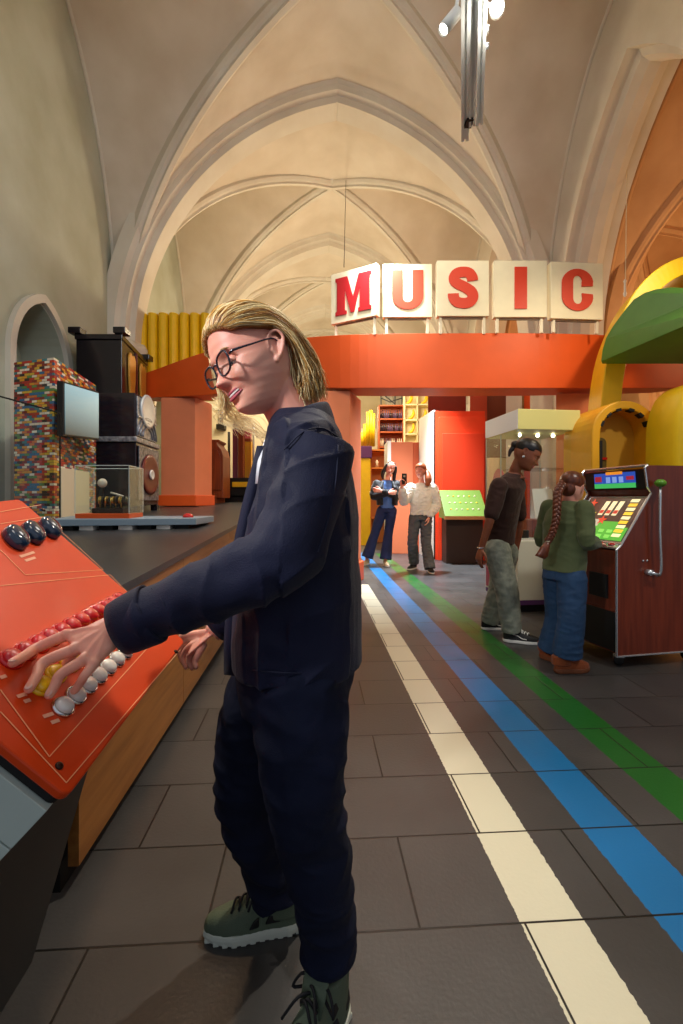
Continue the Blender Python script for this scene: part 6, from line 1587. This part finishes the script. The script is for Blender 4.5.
# ---- far left: dark jacket, blue top
M_bj = mat('black_jacket', '#121214', .6, sheen=.2); M_bt = mat('blue_top', '#4f74b0', .8); M_nj = mat('navy_jeans', '#1d2c58', .8, noise_amt=.15); wrinkle(M_nj, 12, .01, .4); wrinkle(M_bj, 12, .015, .7)
p3 = thing('person', 'long haired person in black jacket and blue top with crossed arms in doorway', 'person', P(386, 0, 7.7).xy.to_3d())
Y3 = 7.7
J = dict(head=P(390.5, 468.5, Y3), fwd=(-.05, -1, -.10), up=(.30, -.1, 1), neck=P(387.5, 480, Y3), shR=P(377, 484, Y3), shL=P(397, 484.5, Y3), che=P(387, 491, Y3), pel=P(387, 507, Y3),
 elR=P(374, 496, Y3-.04), wrR=P(389, 493, Y3-.22), elL=P(398.5, 496, Y3-.04), wrL=P(381, 491, Y3-.24), hipR=P(382, 511, Y3), hipL=P(391.5, 511, Y3), knR=P(375, 533, Y3), knL=P(388.5, 533, Y3), anR=P(367, 558, Y3-.0), anL=P(385.5, 560, Y3-.1),
 palmR=((1, .1, .1), (0, -1, .1), (0, 0, 1)), palmL=((-1, .1, .15), (0, -1, 0), (0, 0, 1)), topname='blue_top', hscale=1.0)
body, topo, tro, R3_ = figure(p3, J, M_skin, .0065, 1.0, M_bt, .6, 1.0, M_nj, (.092, .074, .10), chest=(.15, .11), waist=(.12, .10), hem=-.05)
jm = MB(); sh = (J['shL']-J['shR']).normalized()
for sg in (1, -1):
    jm.loft([(J['che']+sh*sg*.12+V((0, -.02, -.24)), sh*.055, V((0, .12, 0))), (J['che']+sh*sg*.125+V((0, -.02, -.08)), sh*.06, V((0, .13, 0))), (J['che']+sh*sg*.12+V((0, -.02, .06)), sh*.065, V((0, .125, 0))), (J['neck']+sh*sg*.08+V((0, 0, -.02)), sh*.04, V((0, .07, 0)))], 18)
jm.loft([(J['che']+V((0, .07, -.24)), sh*.15, V((0, .05, 0))), (J['che']+V((0, .07, .06)), sh*.16, V((0, .06, 0))), (J['neck']+V((0, .05, -.01)), sh*.09, V((0, .03, 0)))], 18)
for s in 'LR':
    a, e_, w_ = J['sh'+s], J['el'+s], J['wr'+s]; jm.tube([a, a+(e_-a)*.5, e_, (e_+w_)/2, w_+(e_-w_)*.12], [.072, .078, .072, .06, .045], 14, sub=3, roundcap=True)
place(remesh(jm, .010, 4, fold(.006, 10)), 'jacket', M_bj, p3)
c = J['head']; face_parts(p3, body, c, R3_, 1.0, M_bhair, .7, False, True)
def T3(x, y, z): return c+R3_ @ Vector((x, y, z))
def longhair(T, R_, mt, root, drop, side=0, r=.088):
    hb_ = MB()
    hb_.loft([(T(-.03, 0, .118), R_ @ V((.05, 0, 0)), R_ @ V((0, .045, 0))), (T(-.022, 0, .10), R_ @ V((.082, 0, 0)), R_ @ V((0, .070, 0))), (T(-.028, 0, .06), R_ @ V((.090, 0, 0)), R_ @ V((0, .086, 0))), (T(-.05, 0, .0), R_ @ V((.068, 0, 0)), R_ @ V((0, .09, 0))), (T(-.055, 0, -.08), R_ @ V((.055, 0, 0)), R_ @ V((0, .088, 0)))], 24)
    return hb_
hb_ = longhair(T3, R3_, M_bhair, p3, .3)
for sg in (1, -1): hb_.tube([T3(.03, sg*.075, .06), T3(.02, sg*.092, -.02), T3(.0, sg*.10, -.12), T3(.0, sg*.10, -.12)+V((0, -.03, -.10 if sg < 0 else -.22))], [.022, .028, .034, .016], 10, sub=3)
place(remesh(hb_, .009, 3), 'hair', M_bhair, p3)
M_bsh = mat('beige_shoe', '#c9b18a', .6)
feet(p3, J, {'R': (-.55, -.8, 0), 'L': (.1, -1, 0)}, .25, M_bsh, M_ws)
# ---- far right: white sweatshirt, holding phone
M_wsw = mat('white_sweatshirt', '#e2e0d6', .85, sheen=.1); wrinkle(M_wsw, 9, .02, .8); M_gj = mat('grey_jeans', '#5f6266', .8, noise_scale=5, color2='#45484c'); wrinkle(M_gj, 12, .01, .5)
M_red = mat('copper_hair', '#a0552c', .4)
p4 = thing('person', 'red haired person in white sweatshirt and grey jeans holding up a phone', 'person', P(421, 0, 7.05).xy.to_3d())
Y4 = 7.1
J = dict(head=P(420.5, 471, Y4), fwd=(-.45, -.85, -.05), up=(.02, 0, 1), neck=P(421.5, 483, Y4), shR=P(411, 489, Y4), shL=P(432, 489, Y4), che=P(421, 496, Y4), pel=P(420, 514, Y4),
 elR=P(404, 501, Y4-.10), wrR=P(402, 487, Y4-.32), elL=P(436, 505, Y4+.02), wrL=P(429, 517, Y4-.10), hipR=P(415, 518, Y4), hipL=P(426, 518, Y4), knR=P(412.5, 541, Y4), knL=P(426, 543, Y4-.05), anR=P(414, 564, Y4+.2), anL=P(430, 569, Y4-.05),
 palmR=((.1, -.1, 1), (.4, .6, 0), (1, .2, 0)), palmL=((-.2, -.1, -1), (1, -.3, 0), (-.2, -1, 0)), topname='sweatshirt', hscale=1.0, curlR=(.6, .6, .65, .7))
J['anR'] = P(414, 563, 7.25); J['anL'] = P(430, 569.5, 6.9)
body, topo, tro, R4_ = figure(p4, J, M_skin, .0065, .98, M_wsw, 1.0, 1.12, M_gj, (.092, .076, .080), chest=(.155, .12), waist=(.135, .115), hem=-.02, loose=1.5, fold_amp=.012)
c = J['head']; face_parts(p4, body, c, R4_, .98, M_red, 1, False, True)
def T4(x, y, z): return c+R4_ @ (Vector((x, y, z))*.98)
hb_ = MB(); hb_.ell(T4(-.014, 0, .052), (.101, .085, .080), R4_, 22, 14)
hb_.tube([T4(-.07, .02, .02), T4(-.03, .10, -.04), T4(.04, .14, -.14), T4(.06, .13, -.24)], [.04, .045, .055, .03], 12, sub=3)
place(remesh(hb_, .009, 2), 'hair', M_red, p4)
feet(p4, J, {'R': (-.6, -.75, 0), 'L': (.05, -1, 0)}, .25)
ph = J['wrR']+V((.03, -.0, .10))
fp = thing('mobile_phone', 'black mobile phone held up by the person in white sweatshirt', 'phone', ph)
MB().box(ph+V((0, -.035, .02)), (.078, .010, .16), Matrix.Rotation(.25, 3, 'Z')).build('phone_body', M_black, fp, False, .003)
MB().box(ph+V((0, -.041, .06)), (.03, .004, .03), Matrix.Rotation(.25, 3, 'Z')).build('camera_bump', M_steel, fp, False, .002)
MB().tube([J['wrL']+V((.028*math.cos(a), .028*math.sin(a), .0)) for a in [2*PI*k/14 for k in range(15)]], .006, 6).build('wristband', M_black, p4, True)
